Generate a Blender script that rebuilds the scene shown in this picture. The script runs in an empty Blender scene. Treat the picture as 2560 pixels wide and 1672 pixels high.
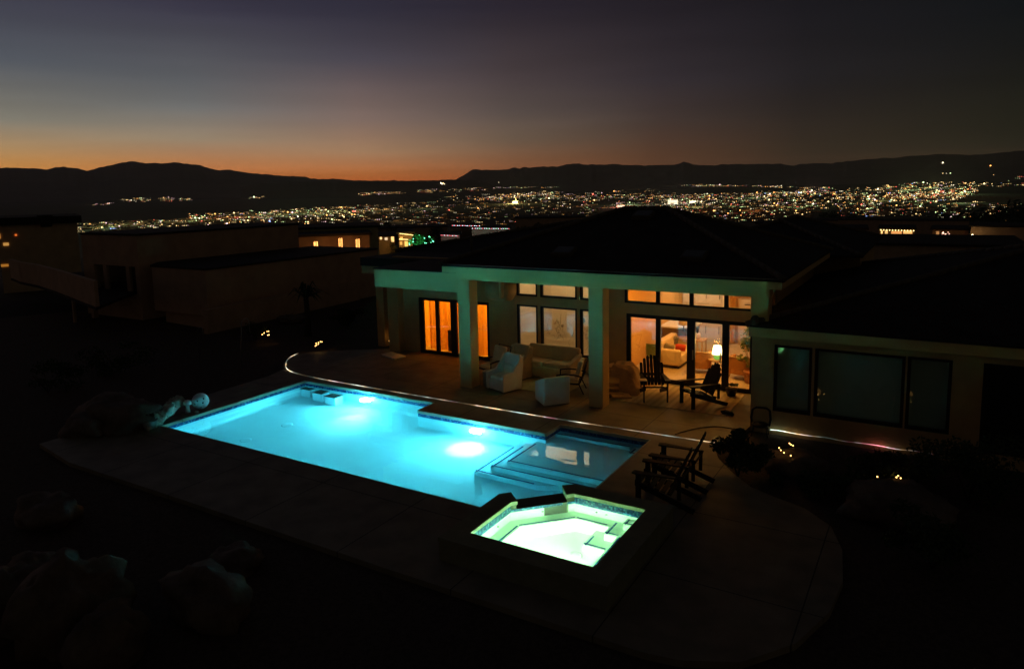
import bpy, bmesh, math, random
import numpy as np
from mathutils import Vector, Matrix, noise
from mathutils.geometry import tessellate_polygon
from mathutils.bvhtree import BVHTree
R_ = math.radians
rnd = random.Random(7)
sc = bpy.context.scene
C = bpy.context.collection

# ------------------------------------------------------------------ camera
CAM = np.array([17.731, -10.919, 6.136]); YAW, PIT, ROL = np.radians([-31.061, 7.223, -1.116])
FOC, CX, CY = 1774.3, 1280.0, 698.8
fw = np.array([math.sin(YAW)*math.cos(PIT), math.cos(YAW)*math.cos(PIT), -math.sin(PIT)])
_r = np.array([math.cos(YAW), -math.sin(YAW), 0.0]); _u = np.cross(_r, fw)
CR = _r*math.cos(ROL)+_u*math.sin(ROL); CU = -_r*math.sin(ROL)+_u*math.cos(ROL)
cam_d = bpy.data.cameras.new('camera'); cam = bpy.data.objects.new('camera', cam_d); C.objects.link(cam)
m = Matrix.Identity(4)
for i in range(3):
    m[i][0] = CR[i]; m[i][1] = CU[i]; m[i][2] = -fw[i]; m[i][3] = CAM[i]
cam.matrix_world = m
cam_d.sensor_width = 36; cam_d.lens = FOC/2560*36
cam_d.shift_y = (CY-836)/2560
cam_d.clip_start = 0.1; cam_d.clip_end = 90000
sc.camera = cam

def ray(px, py): return fw+CR*(px-CX)/FOC+CU*(CY-py)/FOC
def onz(px, py, z=0.0): d = ray(px, py); return CAM+(z-CAM[2])/d[2]*d
def ony(px, py, y): d = ray(px, py); return CAM+(y-CAM[1])/d[1]*d
def onx(px, py, x): d = ray(px, py); return CAM+(x-CAM[0])/d[0]*d
def ond(px, py, D): d = ray(px, py); h = math.hypot(d[0], d[1]); return CAM+d*(D/h)

# ------------------------------------------------------------------ materials
MATS = {}
def nodes(name):
    mt = bpy.data.materials.new(name); mt.use_nodes = True
    nt = mt.node_tree; nt.nodes.clear()
    return mt, nt, nt.nodes, nt.links
def mat(name, col, rough=.7, var=.25, scale=6, bump=0., bscale=40, metal=0., spec=.3, col2=None, transl=0, coords='Object'):
    if name in MATS: return MATS[name]
    mt, nt, N, L = nodes(name)
    out = N.new('ShaderNodeOutputMaterial'); p = N.new('ShaderNodeBsdfPrincipled')
    tc = N.new('ShaderNodeTexCoord'); nz = N.new('ShaderNodeTexNoise'); nz.inputs['Scale'].default_value = scale
    nz.inputs['Detail'].default_value = 6; nz.inputs['Roughness'].default_value = .65
    L.new(tc.outputs[coords], nz.inputs['Vector'])
    cr = N.new('ShaderNodeValToRGB')
    c2 = col2 or tuple(c*(1-var) for c in col); c1 = tuple(min(1, c*(1+var*.6)) for c in col)
    cr.color_ramp.elements[0].position = .3; cr.color_ramp.elements[1].position = .72
    cr.color_ramp.elements[0].color = (*c2, 1); cr.color_ramp.elements[1].color = (*c1, 1)
    L.new(nz.outputs['Fac'], cr.inputs['Fac']); L.new(cr.outputs['Color'], p.inputs['Base Color'])
    p.inputs['Roughness'].default_value = rough; p.inputs['Metallic'].default_value = metal
    p.inputs['Specular IOR Level'].default_value = spec
    if bump:
        n2 = N.new('ShaderNodeTexNoise'); n2.inputs['Scale'].default_value = bscale; n2.inputs['Detail'].default_value = 4
        L.new(tc.outputs[coords], n2.inputs['Vector']); b = N.new('ShaderNodeBump'); b.inputs['Strength'].default_value = bump
        b.inputs['Distance'].default_value = .02
        L.new(n2.outputs['Fac'], b.inputs['Height']); L.new(b.outputs['Normal'], p.inputs['Normal'])
    sh = p.outputs['BSDF']
    if transl:
        tr = N.new('ShaderNodeBsdfTranslucent'); L.new(cr.outputs['Color'], tr.inputs['Color'])
        mx = N.new('ShaderNodeMixShader'); mx.inputs[0].default_value = transl
        L.new(sh, mx.inputs[1]); L.new(tr.outputs[0], mx.inputs[2]); sh = mx.outputs[0]
    L.new(sh, out.inputs['Surface']); MATS[name] = mt
    return mt
def emis(name, col, strength, sample=False):
    if name in MATS: return MATS[name]
    mt, nt, N, L = nodes(name)
    out = N.new('ShaderNodeOutputMaterial'); e = N.new('ShaderNodeEmission')
    e.inputs['Color'].default_value = (*col, 1); e.inputs['Strength'].default_value = strength
    L.new(e.outputs[0], out.inputs['Surface'])
    mt.cycles.emission_sampling = 'AUTO' if sample else 'NONE'
    MATS[name] = mt
    return mt

M = {}
M['stucco'] = mat('stucco', (.54, .37, .16), .85, .12, 3, .25, 90)
M['trim'] = mat('trim', (.74, .53, .22), .8, .08, 2, .15, 60)
M['dark_stucco'] = mat('dark_stucco', (.56, .39, .27), .9, .2, 1.2, .2, 50)
M['far_stucco'] = mat('far_stucco', (.34, .24, .17), .9, .25, .6)
M['roof'] = mat('roof', (.035, .033, .028), .9, .4, 2, .6, 25)
M['ridge'] = mat('ridge', (.13, .115, .085), .85, .3, 5, .4, 30)
M['frame'] = mat('frame', (.012, .012, .012), .45, .2, 8, spec=.4)
M['steel'] = mat('steel', (.35, .36, .35), .35, .1, 8, metal=.7)
M['plaster'] = mat('plaster', (.58, .84, .90), .6, .035, 1.5)
M['spa_plaster'] = mat('spa_plaster', (.80, .88, .76), .6, .03, 2)
M['coping'] = mat('coping', (.52, .50, .38), .8, .12, 8, .2, 60)
M['deck_dark'] = mat('deck_dark', (.13, .12, .10), .9, .25, 5, .2, 60)
M['gravel'] = mat('gravel', (.085, .065, .05), .95, .5, 14, .8, 30)
M['valley'] = mat('valley', (.055, .048, .036), 1, .5, .004)
M['mountain'] = mat('mountain', (.20, .15, .12), 1, .3, .0006)
M['rock'] = mat('rock', (.16, .125, .10), .9, .5, 2.5, .7, 9)
M['white_fabric'] = mat('white_fabric', (.80, .77, .66), .95, .08, 5, .25, 120)
M['linen'] = mat('linen', (.70, .58, .36), .95, .12, 4, .25, 120)
M['grey_fabric'] = mat('grey_fabric', (.55, .52, .44), .95, .15, 4, .2, 120)
M['dark_wood'] = mat('dark_wood', (.018, .013, .010), .5, .4, 10)
M['black_wood'] = mat('black_wood', (.022, .022, .02), .55, .35, 10)
M['blanket'] = mat('blanket', (.62, .42, .20), .95, .3, 2.5, .3, 60)
M['rug_plain'] = mat('rug_plain', (.50, .43, .22), .98, .2, 5, .5, 150)
M['log'] = mat('log', (.52, .52, .42), .9, .45, 3, .8, 12)
M['ball'] = mat('ball', (.72, .72, .68), .6, .06, 3)
M['pot'] = mat('pot', (.32, .36, .36), .7, .2, 3)
M['block_top'] = mat('block_top', (.10, .13, .13), .8, .2, 3)
M['spa_shaded'] = mat('spa_shaded', (.24, .25, .16), .85, .2, 4, .3, 50)  # tub walls and coping top: weak light there put into a darker colour
M['leaf'] = mat('leaf', (.045, .075, .03), .8, .5, 3)
M['leaf_dry'] = mat('leaf_dry', (.075, .065, .035), .9, .5, 3)
M['bark'] = mat('bark', (.06, .045, .035), .95, .4, 12, .5, 30)
M['floor'] = mat('floor', (.50, .42, .30), .45, .2, 2)
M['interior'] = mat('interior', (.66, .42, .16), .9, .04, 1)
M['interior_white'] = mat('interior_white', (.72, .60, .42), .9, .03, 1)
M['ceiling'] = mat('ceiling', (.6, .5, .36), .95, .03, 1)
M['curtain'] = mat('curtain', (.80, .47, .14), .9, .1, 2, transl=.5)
M['cream'] = mat('cream', (.72, .60, .40), .9, .08, 3)
M['orange_chair'] = mat('orange_chair', (.50, .24, .09), .8, .1, 3)
M['light_wood'] = mat('light_wood', (.50, .34, .18), .5, .2, 6)
M['red'] = mat('red', (.55, .07, .03), .9, .1, 4)
M['cushion'] = mat('cushion', (.30, .27, .20), .9, .3, 20)
M['blue_grey'] = mat('blue_grey', (.16, .18, .22), .9, .3, 20)
M['green_canvas'] = mat('green_canvas', (.12, .20, .05), .9, .1, 5)
M['cabinet_white'] = mat('cabinet_white', (.66, .60, .50), .5, .05, 2)
M['counter_brown'] = mat('counter_brown', (.16, .09, .05), .6, .25, 5)
M['dark_metal'] = mat('dark_metal', (.05, .05, .05), .5, .2, 5)
M['ink'] = mat('ink', (.26, .21, .16), .9, .2, 20)
M['ink_red'] = mat('ink_red', (.40, .13, .07), .9, .2, 20)
M['terracotta'] = mat('terracotta', (.42, .19, .09), .8, .15, 6)
M['shade'] = mat('shade', (.50, .64, .53), .95, .05, 2)  # teal cast of the pool light is put into this fabric colour
M['cable'] = mat('cable', (.01, .01, .01), .6, .1, 5)
M['solar'] = mat('solar', (.10, .12, .12), .3, .2, 3)
M['book'] = mat('book', (.30, .12, .06), .8, .9, 9, col2=(.04, .05, .06))

def deck_material():
    mt, nt, N, L = nodes('deck')
    out = N.new('ShaderNodeOutputMaterial'); p = N.new('ShaderNodeBsdfPrincipled'); p.inputs['Roughness'].default_value = .62
    p.inputs['Specular IOR Level'].default_value = .35
    tc = N.new('ShaderNodeTexCoord'); mp = N.new('ShaderNodeMapping'); mp.inputs['Location'].default_value = (.5, .6, 0)
    L.new(tc.outputs['Object'], mp.inputs[0])
    br = N.new('ShaderNodeTexBrick'); br.offset = 0; br.inputs['Scale'].default_value = 1
    br.inputs['Brick Width'].default_value = 2.4; br.inputs['Row Height'].default_value = 2.4
    br.inputs['Mortar Size'].default_value = .012; br.inputs['Mortar Smooth'].default_value = .3
    br.inputs['Color1'].default_value = (.25, .225, .16, 1); br.inputs['Color2'].default_value = (.27, .235, .165, 1)
    br.inputs['Mortar'].default_value = (.05, .045, .035, 1); L.new(mp.outputs[0], br.inputs['Vector'])
    nz = N.new('ShaderNodeTexNoise'); nz.inputs['Scale'].default_value = 1.7; nz.inputs['Detail'].default_value = 8
    L.new(tc.outputs['Object'], nz.inputs['Vector'])
    cr = N.new('ShaderNodeValToRGB'); cr.color_ramp.elements[0].position = .3; cr.color_ramp.elements[0].color = (.55, .53, .5, 1)
    cr.color_ramp.elements[1].position = .7; cr.color_ramp.elements[1].color = (1.1, 1.1, 1.1, 1); L.new(nz.outputs[0], cr.inputs[0])
    mx = N.new('ShaderNodeMix'); mx.data_type = 'RGBA'; mx.blend_type = 'MULTIPLY'; mx.inputs[0].default_value = .8
    L.new(br.outputs['Color'], mx.inputs[6]); L.new(cr.outputs[0], mx.inputs[7]); L.new(mx.outputs[2], p.inputs['Base Color'])
    n2 = N.new('ShaderNodeTexNoise'); n2.inputs['Scale'].default_value = 70; L.new(tc.outputs['Object'], n2.inputs['Vector'])
    b = N.new('ShaderNodeBump'); b.inputs['Strength'].default_value = .25; b.inputs['Distance'].default_value = .01
    L.new(n2.outputs[0], b.inputs['Height']); L.new(b.outputs[0], p.inputs['Normal'])
    L.new(p.outputs[0], out.inputs[0]); return mt
M['deck'] = deck_material()

def tile_material():
    mt, nt, N, L = nodes('waterline_tile')
    out = N.new('ShaderNodeOutputMaterial'); p = N.new('ShaderNodeBsdfPrincipled'); p.inputs['Roughness'].default_value = .2
    tc = N.new('ShaderNodeTexCoord'); mp = N.new('ShaderNodeMapping'); mp.inputs['Scale'].default_value = (28, 28, 28)
    L.new(tc.outputs['Object'], mp.inputs[0]); vo = N.new('ShaderNodeTexVoronoi'); vo.inputs['Scale'].default_value = 1
    vo.inputs['Randomness'].default_value = .15
    L.new(mp.outputs[0], vo.inputs['Vector'])
    cr = N.new('ShaderNodeValToRGB'); e = cr.color_ramp.elements
    e[0].color = (.02, .05, .16, 1); e[1].color = (.10, .32, .55, 1); x = e.new(.55); x.color = (.03, .10, .30, 1)
    sp = N.new('ShaderNodeSeparateColor'); L.new(vo.outputs['Color'], sp.inputs[0]); L.new(sp.outputs[0], cr.inputs[0])
    L.new(cr.outputs[0], p.inputs['Base Color']); L.new(p.outputs[0], out.inputs[0]); return mt
M['tile'] = tile_material()

def water_material():
    mt, nt, N, L = nodes('pool_water')
    out = N.new('ShaderNodeOutputMaterial'); g = N.new('ShaderNodeBsdfGlass'); g.inputs['IOR'].default_value = 1.33
    g.inputs['Roughness'].default_value = 0.0; g.inputs['Color'].default_value = (.97, 1, 1, 1)
    tc = N.new('ShaderNodeTexCoord'); nz = N.new('ShaderNodeTexNoise'); nz.inputs['Scale'].default_value = 1.1; nz.inputs['Detail'].default_value = 2
    mp = N.new('ShaderNodeMapping'); mp.inputs['Scale'].default_value = (1, 2.2, 1); mp.inputs['Rotation'].default_value = (0, 0, .3)
    L.new(tc.outputs['Object'], mp.inputs[0]); L.new(mp.outputs[0], nz.inputs['Vector'])
    b = N.new('ShaderNodeBump'); b.inputs['Strength'].default_value = .06; b.inputs['Distance'].default_value = .08
    L.new(nz.outputs[0], b.inputs['Height']); L.new(b.outputs[0], g.inputs['Normal'])
    L.new(g.outputs[0], out.inputs[0]); return mt
M['water'] = water_material()

def glass_material(name, ior=1.45, tint=(1, 1, 1)):
    mt, nt, N, L = nodes(name)
    out = N.new('ShaderNodeOutputMaterial'); t = N.new('ShaderNodeBsdfTransparent'); t.inputs[0].default_value = (*tint, 1)
    g = N.new('ShaderNodeBsdfGlossy'); g.inputs['Roughness'].default_value = 0.0
    f0 = ((ior-1)/(ior+1))**2; lw = N.new('ShaderNodeLayerWeight'); lw.inputs[0].default_value = .5
    pw = N.new('ShaderNodeMath'); pw.operation = 'POWER'; pw.inputs[1].default_value = 5; L.new(lw.outputs['Facing'], pw.inputs[0])
    f = N.new('ShaderNodeMath'); f.operation = 'MULTIPLY_ADD'; f.inputs[1].default_value = 1-f0; f.inputs[2].default_value = f0; L.new(pw.outputs[0], f.inputs[0])
    mx = N.new('ShaderNodeMixShader'); L.new(f.outputs[0], mx.inputs[0]); L.new(t.outputs[0], mx.inputs[1]); L.new(g.outputs[0], mx.inputs[2])
    L.new(mx.outputs[0], out.inputs[0]); return mt
M['glass'] = glass_material('window_glass', 2.0)
M['glass_wing'] = glass_material('wing_glass', 1.6, (.95, 1, 1))

def rug_material():
    mt, nt, N, L = nodes('striped_rug')
    out = N.new('ShaderNodeOutputMaterial'); p = N.new('ShaderNodeBsdfPrincipled'); p.inputs['Roughness'].default_value = .95
    tc = N.new('ShaderNodeTexCoord'); mp = N.new('ShaderNodeMapping'); L.new(tc.outputs['Object'], mp.inputs[0])
    w = N.new('ShaderNodeTexWave'); w.inputs['Scale'].default_value = 1.6; w.inputs['Distortion'].default_value = .4; w.bands_direction = 'X'
    L.new(mp.outputs[0], w.inputs['Vector'])
    cr = N.new('ShaderNodeValToRGB'); e = cr.color_ramp.elements
    e[0].color = (.50, .41, .24, 1); e[1].color = (.64, .54, .34, 1); e[0].position = .1; e[1].position = .7
    L.new(w.outputs[0], cr.inputs[0]); L.new(cr.outputs[0], p.inputs['Base Color']); L.new(p.outputs[0], out.inputs[0]); return mt
M['rug'] = rug_material()

def rope_material():
    mt, nt, N, L = nodes('rope_light')
    out = N.new('ShaderNodeOutputMaterial'); e = N.new('ShaderNodeEmission')
    tc = N.new('ShaderNodeTexCoord'); n1 = N.new('ShaderNodeTexNoise'); n1.inputs['Scale'].default_value = 1.6; n1.inputs['Detail'].default_value = 5
    n2 = N.new('ShaderNodeTexNoise'); n2.inputs['Scale'].default_value = .8; n2.inputs['Detail'].default_value = 6
    mp = N.new('ShaderNodeMapping'); mp.inputs['Location'].default_value = (31, 7, 0)
    L.new(tc.outputs['Object'], n1.inputs['Vector']); L.new(tc.outputs['Object'], mp.inputs[0]); L.new(mp.outputs[0], n2.inputs['Vector'])
    cr = N.new('ShaderNodeValToRGB'); E = cr.color_ramp.elements
    E[0].position = .36; E[0].color = (.6, .85, .75, 1); E[1].position = .64; E[1].color = (1, .3, .35, 1)
    for q, c in ((.45, (1, .95, .7, 1)), (.52, (1, .62, .25, 1)), (.58, (1, .9, .9, 1))):
        x = E.new(q); x.color = c
    st = N.new('ShaderNodeValToRGB'); S = st.color_ramp.elements; S[0].position = .42; S[0].color = (.02, .02, .02, 1)
    S[1].position = .66; S[1].color = (1, 1, 1, 1)
    x = S.new(.52); x.color = (.16, .16, .16, 1)
    mu = N.new('ShaderNodeMath'); mu.operation = 'MULTIPLY'; mu.inputs[1].default_value = 3.4
    L.new(n1.outputs['Fac'], cr.inputs[0]); L.new(n2.outputs['Fac'], st.inputs[0]); L.new(st.outputs[0], mu.inputs[0])
    L.new(cr.outputs[0], e.inputs[0]); L.new(mu.outputs[0], e.inputs[1]); L.new(e.outputs[0], out.inputs[0])
    mt.cycles.emission_sampling = 'NONE'
    return mt
M['rope'] = rope_material()
def attr_emission():
    mt, nt, N, L = nodes('town_glow')
    out = N.new('ShaderNodeOutputMaterial'); e = N.new('ShaderNodeEmission'); a = N.new('ShaderNodeAttribute'); a.attribute_name = 'lamp'
    L.new(a.outputs['Color'], e.inputs[0]); e.inputs[1].default_value = 1; L.new(e.outputs[0], out.inputs[0])
    mt.cycles.emission_sampling = 'NONE'; return mt
M['town'] = attr_emission()

# ------------------------------------------------------------------ mesh builder
def wloc(o):
    v = Vector((0, 0, 0))
    while o is not None: v += o.location; o = o.parent
    return v
class MB:
    def __init__(s): s.v = []; s.f = []; s.sm = []
    def add(s, vs, fs, smooth=False):
        b = len(s.v); s.v += [tuple(float(c) for c in q) for q in vs]
        s.f += [tuple(b+i for i in f) for f in fs]; s.sm += [smooth]*len(fs); return s
    def box(s, x0, x1, y0, y1, z0, z1):
        return s.add([(x0, y0, z0), (x1, y0, z0), (x1, y1, z0), (x0, y1, z0), (x0, y0, z1), (x1, y0, z1), (x1, y1, z1), (x0, y1, z1)],
                     [(3, 2, 1, 0), (4, 5, 6, 7), (0, 1, 5, 4), (1, 2, 6, 5), (2, 3, 7, 6), (3, 0, 4, 7)])
    def obox(s, c, size, rot=(0, 0, 0)):
        from mathutils import Euler
        E = Euler(rot).to_matrix(); a, b, d = [q/2 for q in size]
        vs = [Vector(c)+E@Vector((x*a, y*b, z*d)) for z in (-1, 1) for x, y in ((-1, -1), (1, -1), (1, 1), (-1, 1))]
        return s.add(vs, [(3, 2, 1, 0), (4, 5, 6, 7), (0, 1, 5, 4), (1, 2, 6, 5), (2, 3, 7, 6), (3, 0, 4, 7)])
    def poly(s, p, z, up=True):
        tr = tessellate_polygon([[Vector((a[0], a[1], 0)) for a in p]])
        fs = []
        for t in tr:
            a, b, c = [p[i] for i in t]
            ccw = (b[0]-a[0])*(c[1]-a[1])-(b[1]-a[1])*(c[0]-a[0]) > 0
            fs.append(tuple(t) if ccw == up else tuple(reversed(t)))
        return s.add([(a[0], a[1], z) for a in p], fs)
    def prism(s, p, z0, z1, top=True, bottom=True):
        n = len(p); ar = sum(p[i][0]*p[(i+1) % n][1]-p[(i+1) % n][0]*p[i][1] for i in range(n))
        if ar < 0: p = list(reversed(p))
        if top: s.poly(p, z1, True)
        if bottom: s.poly(p, z0, False)
        s.add([(a[0], a[1], z0) for a in p]+[(a[0], a[1], z1) for a in p], [(i, (i+1) % n, n+(i+1) % n, n+i) for i in range(n)]); return s
    def walls(s, p, z0, z1, inward=True):
        n = len(p); ar = sum(p[i][0]*p[(i+1) % n][1]-p[(i+1) % n][0]*p[i][1] for i in range(n))
        if (ar > 0) == inward: p = list(reversed(p))
        return s.add([(a[0], a[1], z0) for a in p]+[(a[0], a[1], z1) for a in p], [(i, (i+1) % n, n+(i+1) % n, n+i) for i in range(n)])
    def tube(s, pts, r, n=8, close=False, caps=True):
        pts = [Vector(p) for p in pts]; rs = r if isinstance(r, (list, tuple)) else [r]*len(pts)
        vs = []; fs = []; up = Vector((0, 0, 1)); prev = None
        for i, p in enumerate(pts):
            t = (pts[min(i+1, len(pts)-1)]-pts[max(i-1, 0)]).normalized()
            if prev is None:
                a = t.cross(up) if abs(t.z) < .95 else t.cross(Vector((1, 0, 0)))
            else: a = prev-t*prev.dot(t)
            a.normalize(); prev = a; b = t.cross(a)
            for k in range(n):
                an = 2*math.pi*k/n; vs.append(p+(a*math.cos(an)+b*math.sin(an))*rs[i])
        for i in range(len(pts)-1):
            for k in range(n):
                fs.append((i*n+k, i*n+(k+1) % n, (i+1)*n+(k+1) % n, (i+1)*n+k))
        if caps: fs.append(tuple(range(n))[::-1]); fs.append(tuple((len(pts)-1)*n+k for k in range(n)))
        return s.add(vs, fs, True)
    def lathe(s, prof, c=(0, 0, 0), n=20, smooth=True):
        vs = []; fs = []
        for r, z in prof:
            for k in range(n): a = 2*math.pi*k/n; vs.append((c[0]+r*math.cos(a), c[1]+r*math.sin(a), c[2]+z))
        for i in range(len(prof)-1):
            for k in range(n): fs.append((i*n+k, i*n+(k+1) % n, (i+1)*n+(k+1) % n, (i+1)*n+k))
        fs.append(tuple(range(n))[::-1]); fs.append(tuple((len(prof)-1)*n+k for k in range(n)))
        return s.add(vs, fs, smooth)
    def ball(s, c, r, n=10, k=6, sq=(1, 1, 1), nz=0, seed=0, nf=1.):
        vs = []; fs = []
        for i in range(k+1):
            th = math.pi*i/k
            for j in range(n):
                ph = 2*math.pi*j/n; d = Vector((math.sin(th)*math.cos(ph), math.sin(th)*math.sin(ph), math.cos(th)))
                q = 1+(nz*noise.noise(d*nf*1.6+Vector((seed*7.3, seed, 0))) if nz else 0)+(nz*.4*noise.noise(d*nf*4+Vector((seed, 3, 0))) if nz else 0)
                vs.append((c[0]+d.x*r*sq[0]*q, c[1]+d.y*r*sq[1]*q, c[2]+d.z*r*sq[2]*q))
        for i in range(k):
            for j in range(n): fs.append((i*n+j, (i+1)*n+j, (i+1)*n+(j+1) % n, i*n+(j+1) % n))
        return s.add(vs, fs, True)
    def leaves(s, c, rad, n, size, seed=1, clump=9, shell=.55):
        r = random.Random(seed); cl = []
        for _ in range(clump):
            d = Vector((r.gauss(0, 1), r.gauss(0, 1), r.gauss(0, 1))).normalized()*r.uniform(.3, 1)
            cl.append((Vector((d.x*rad[0], d.y*rad[1], d.z*rad[2])), r.uniform(.25, .5)))
        vs = []; fs = []
        for i in range(n):
            cc, q = r.choice(cl)
            d = Vector((r.gauss(0, 1), r.gauss(0, 1), r.gauss(0, 1))).normalized()*(r.random()**.4)
            p = Vector(c)+cc+Vector((d.x*rad[0]*q, d.y*rad[1]*q, d.z*rad[2]*q))
            a = Vector((r.gauss(0, 1), r.gauss(0, 1), r.gauss(0, 1))).normalized()*size*r.uniform(.6, 1.3)
            b = a.orthogonal().normalized()*size*r.uniform(.25, .5)
            k = len(vs); vs += [p-a*.5, p+b*.5, p+a*.5, p-b*.5]; fs.append((k, k+1, k+2, k+3))
        return s.add(vs, fs)
    def build(s, name, material, parent=None, local=False, bevel=0, smooth=False, solid=0, sub=0):
        me = bpy.data.meshes.new(name); off = Vector((0, 0, 0))
        if parent is not None and not local: off = wloc(parent)
        me.from_pydata([Vector(q)-off for q in s.v], [], s.f)
        for i, q in enumerate(s.sm): me.polygons[i].use_smooth = q or smooth
        me.materials.append(material); me.update()
        o = bpy.data.objects.new(name, me); C.objects.link(o); o.parent = parent
        if solid: md = o.modifiers.new('solid', 'SOLIDIFY'); md.thickness = solid; md.offset = 0
        if bevel: md = o.modifiers.new('bevel', 'BEVEL'); md.width = bevel; md.segments = 3; md.limit_method = 'ANGLE'
        if sub: md = o.modifiers.new('sub', 'SUBSURF'); md.levels = sub; md.render_levels = sub
        return o
def tag(o, label=None, cat=None, group=None, kind=None):
    if label: o['label'] = label
    if cat: o['category'] = cat
    if group: o['group'] = group
    if kind: o['kind'] = kind
    return o
def empty(name, loc, rz=0, label=None, cat=None, group=None):
    o = bpy.data.objects.new(name, None); C.objects.link(o); o.location = loc; o.rotation_euler[2] = rz; o.empty_display_size = .1
    return tag(o, label, cat, group)
def copy_tree(o, parent=None):
    c = o.copy(); C.objects.link(c)
    if parent is not None: c.parent = parent
    for ch in [q for q in bpy.data.objects if q.parent == o]: copy_tree(ch, c)
    return c
def light(kind, loc, power, col, aim=None, radius=.08, size=None, size_y=None, angle=None, blend=1., name='lamp_light', parent=None):
    d = bpy.data.lights.new(name, kind); d.energy = power; d.color = col
    if kind == 'AREA':
        d.shape = 'RECTANGLE'; d.size = size; d.size_y = size_y or size
    else: d.shadow_soft_size = radius
    if kind == 'SPOT': d.spot_size = angle; d.spot_blend = blend
    o = bpy.data.objects.new(name, d); C.objects.link(o); o.location = loc
    if aim is not None: o.rotation_euler = (Vector(aim)-Vector(loc)).to_track_quat('-Z', 'Y').to_euler()
    return o

# ------------------------------------------------------------------ world: dusk sky
W = bpy.data.worlds.new('World'); sc.world = W; W.use_nodes = True
nt = W.node_tree; N = nt.nodes; L = nt.links; N.clear()
out = N.new('ShaderNodeOutputWorld'); bg = N.new('ShaderNodeBackground'); L.new(bg.outputs[0], out.inputs[0])
tc = N.new('ShaderNodeTexCoord'); sep = N.new('ShaderNodeSeparateXYZ'); L.new(tc.outputs['Generated'], sep.inputs[0])
def s2l(c): return tuple(((q/255)/12.92 if q/255 <= .04045 else (((q/255)+.055)/1.055)**2.4) for q in c)
def ramp(stops):
    r = N.new('ShaderNodeValToRGB'); e = r.color_ramp.elements; r.color_ramp.interpolation = 'EASE' if False else 'LINEAR'
    while len(e) > 1: e.remove(e[-1])
    e[0].position = stops[0][0]; e[0].color = (*s2l(stops[0][1]), 1)
    for p, c in stops[1:]: x = e.new(p); x.color = (*s2l(c), 1)
    L.new(sep.outputs[2], r.inputs[0]); return r
# elevation z: 0 .. .27 is the top of the frame
SKYD = [
 (20, [(20, (64, 65, 77)), (150, (82, 87, 95)), (300, (126, 122, 110)), (370, (165, 132, 92)), (408, (180, 127, 68)), (460, (190, 120, 55))], (40, 42, 52)),
 (500, [(20, (55, 53, 68)), (200, (90, 92, 96)), (270, (110, 110, 109)), (350, (145, 127, 105)), (404, (177, 120, 76)), (450, (188, 106, 46))], (34, 36, 46)),
 (900, [(20, (46, 44, 58)), (150, (72, 68, 78)), (300, (125, 105, 97)), (380, (156, 120, 90)), (435, (175, 102, 50)), (456, (178, 90, 38))], (28, 28, 38)),
 (1280, [(20, (40, 35, 45)), (200, (70, 60, 62)), (280, (85, 74, 70)), (350, (103, 85, 70)), (400, (121, 82, 56)), (450, (128, 72, 40))], (24, 23, 30)),
 (1650, [(20, (32, 28, 35)), (200, (48, 42, 47)), (300, (62, 50, 46)), (390, (78, 52, 36))], (21, 20, 26)),
 (2000, [(20, (23, 22, 27)), (200, (30, 28, 31)), (380, (45, 36, 26))], (18, 18, 22)),
 (2540, [(20, (13, 17, 20)), (150, (19, 20, 19)), (300, (27, 27, 19)), (380, (30, 28, 19))], (14, 16, 18)),
]
SKY = []; AZD = []
for px_, rows, hi in SKYD:
    st_ = []
    for py_, c_ in rows:
        d_ = ray(px_, py_); st_.append((max(0.0, float(d_[2]/np.linalg.norm(d_))), c_))
    st_.sort(key=lambda q: q[0]); SKY.append(ramp(st_+[(.5, hi), (1, (19, 18, 21))]))
    AZD.append(math.degrees(math.atan2(ray(px_, 450)[0], ray(px_, 450)[1])))
SKY.append(ramp([(0, (50, 42, 32)), (.10, (48, 40, 30)), (.3, (42, 36, 28)), (.6, (28, 26, 23)), (1, (19, 18, 21))]))
# azimuth (degrees) measured to the right of the brightest part of the afterglow
def rel_az(px): d = ray(px, 450); return math.degrees(math.atan2(d[0], d[1]))
AZ0 = AZD[0]-6
STOPA = [a-AZ0 for a in AZD]+[125]
at2 = N.new('ShaderNodeMath'); at2.operation = 'ARCTAN2'
rot = N.new('ShaderNodeVectorRotate'); rot.rotation_type = 'Z_AXIS'; rot.inputs['Angle'].default_value = R_(AZ0)
L.new(tc.outputs['Generated'], rot.inputs['Vector']); sp2 = N.new('ShaderNodeSeparateXYZ'); L.new(rot.outputs[0], sp2.inputs[0])
L.new(sp2.outputs[0], at2.inputs[0]); L.new(sp2.outputs[1], at2.inputs[1])
ab = N.new('ShaderNodeMath'); ab.operation = 'ABSOLUTE'; L.new(at2.outputs[0], ab.inputs[0])
cur = SKY[0].outputs[0]
for k in range(1, len(SKY)):
    mr = N.new('ShaderNodeMapRange'); mr.interpolation_type = 'SMOOTHSTEP' if False else 'LINEAR'
    mr.inputs['From Min'].default_value = R_(STOPA[k-1]); mr.inputs['From Max'].default_value = R_(STOPA[k])
    L.new(ab.outputs[0], mr.inputs['Value'])
    mx = N.new('ShaderNodeMix'); mx.data_type = 'RGBA'; L.new(mr.outputs[0], mx.inputs[0]); L.new(cur, mx.inputs[6]); L.new(SKY[k].outputs[0], mx.inputs[7])
    cur = mx.outputs[2]
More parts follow.
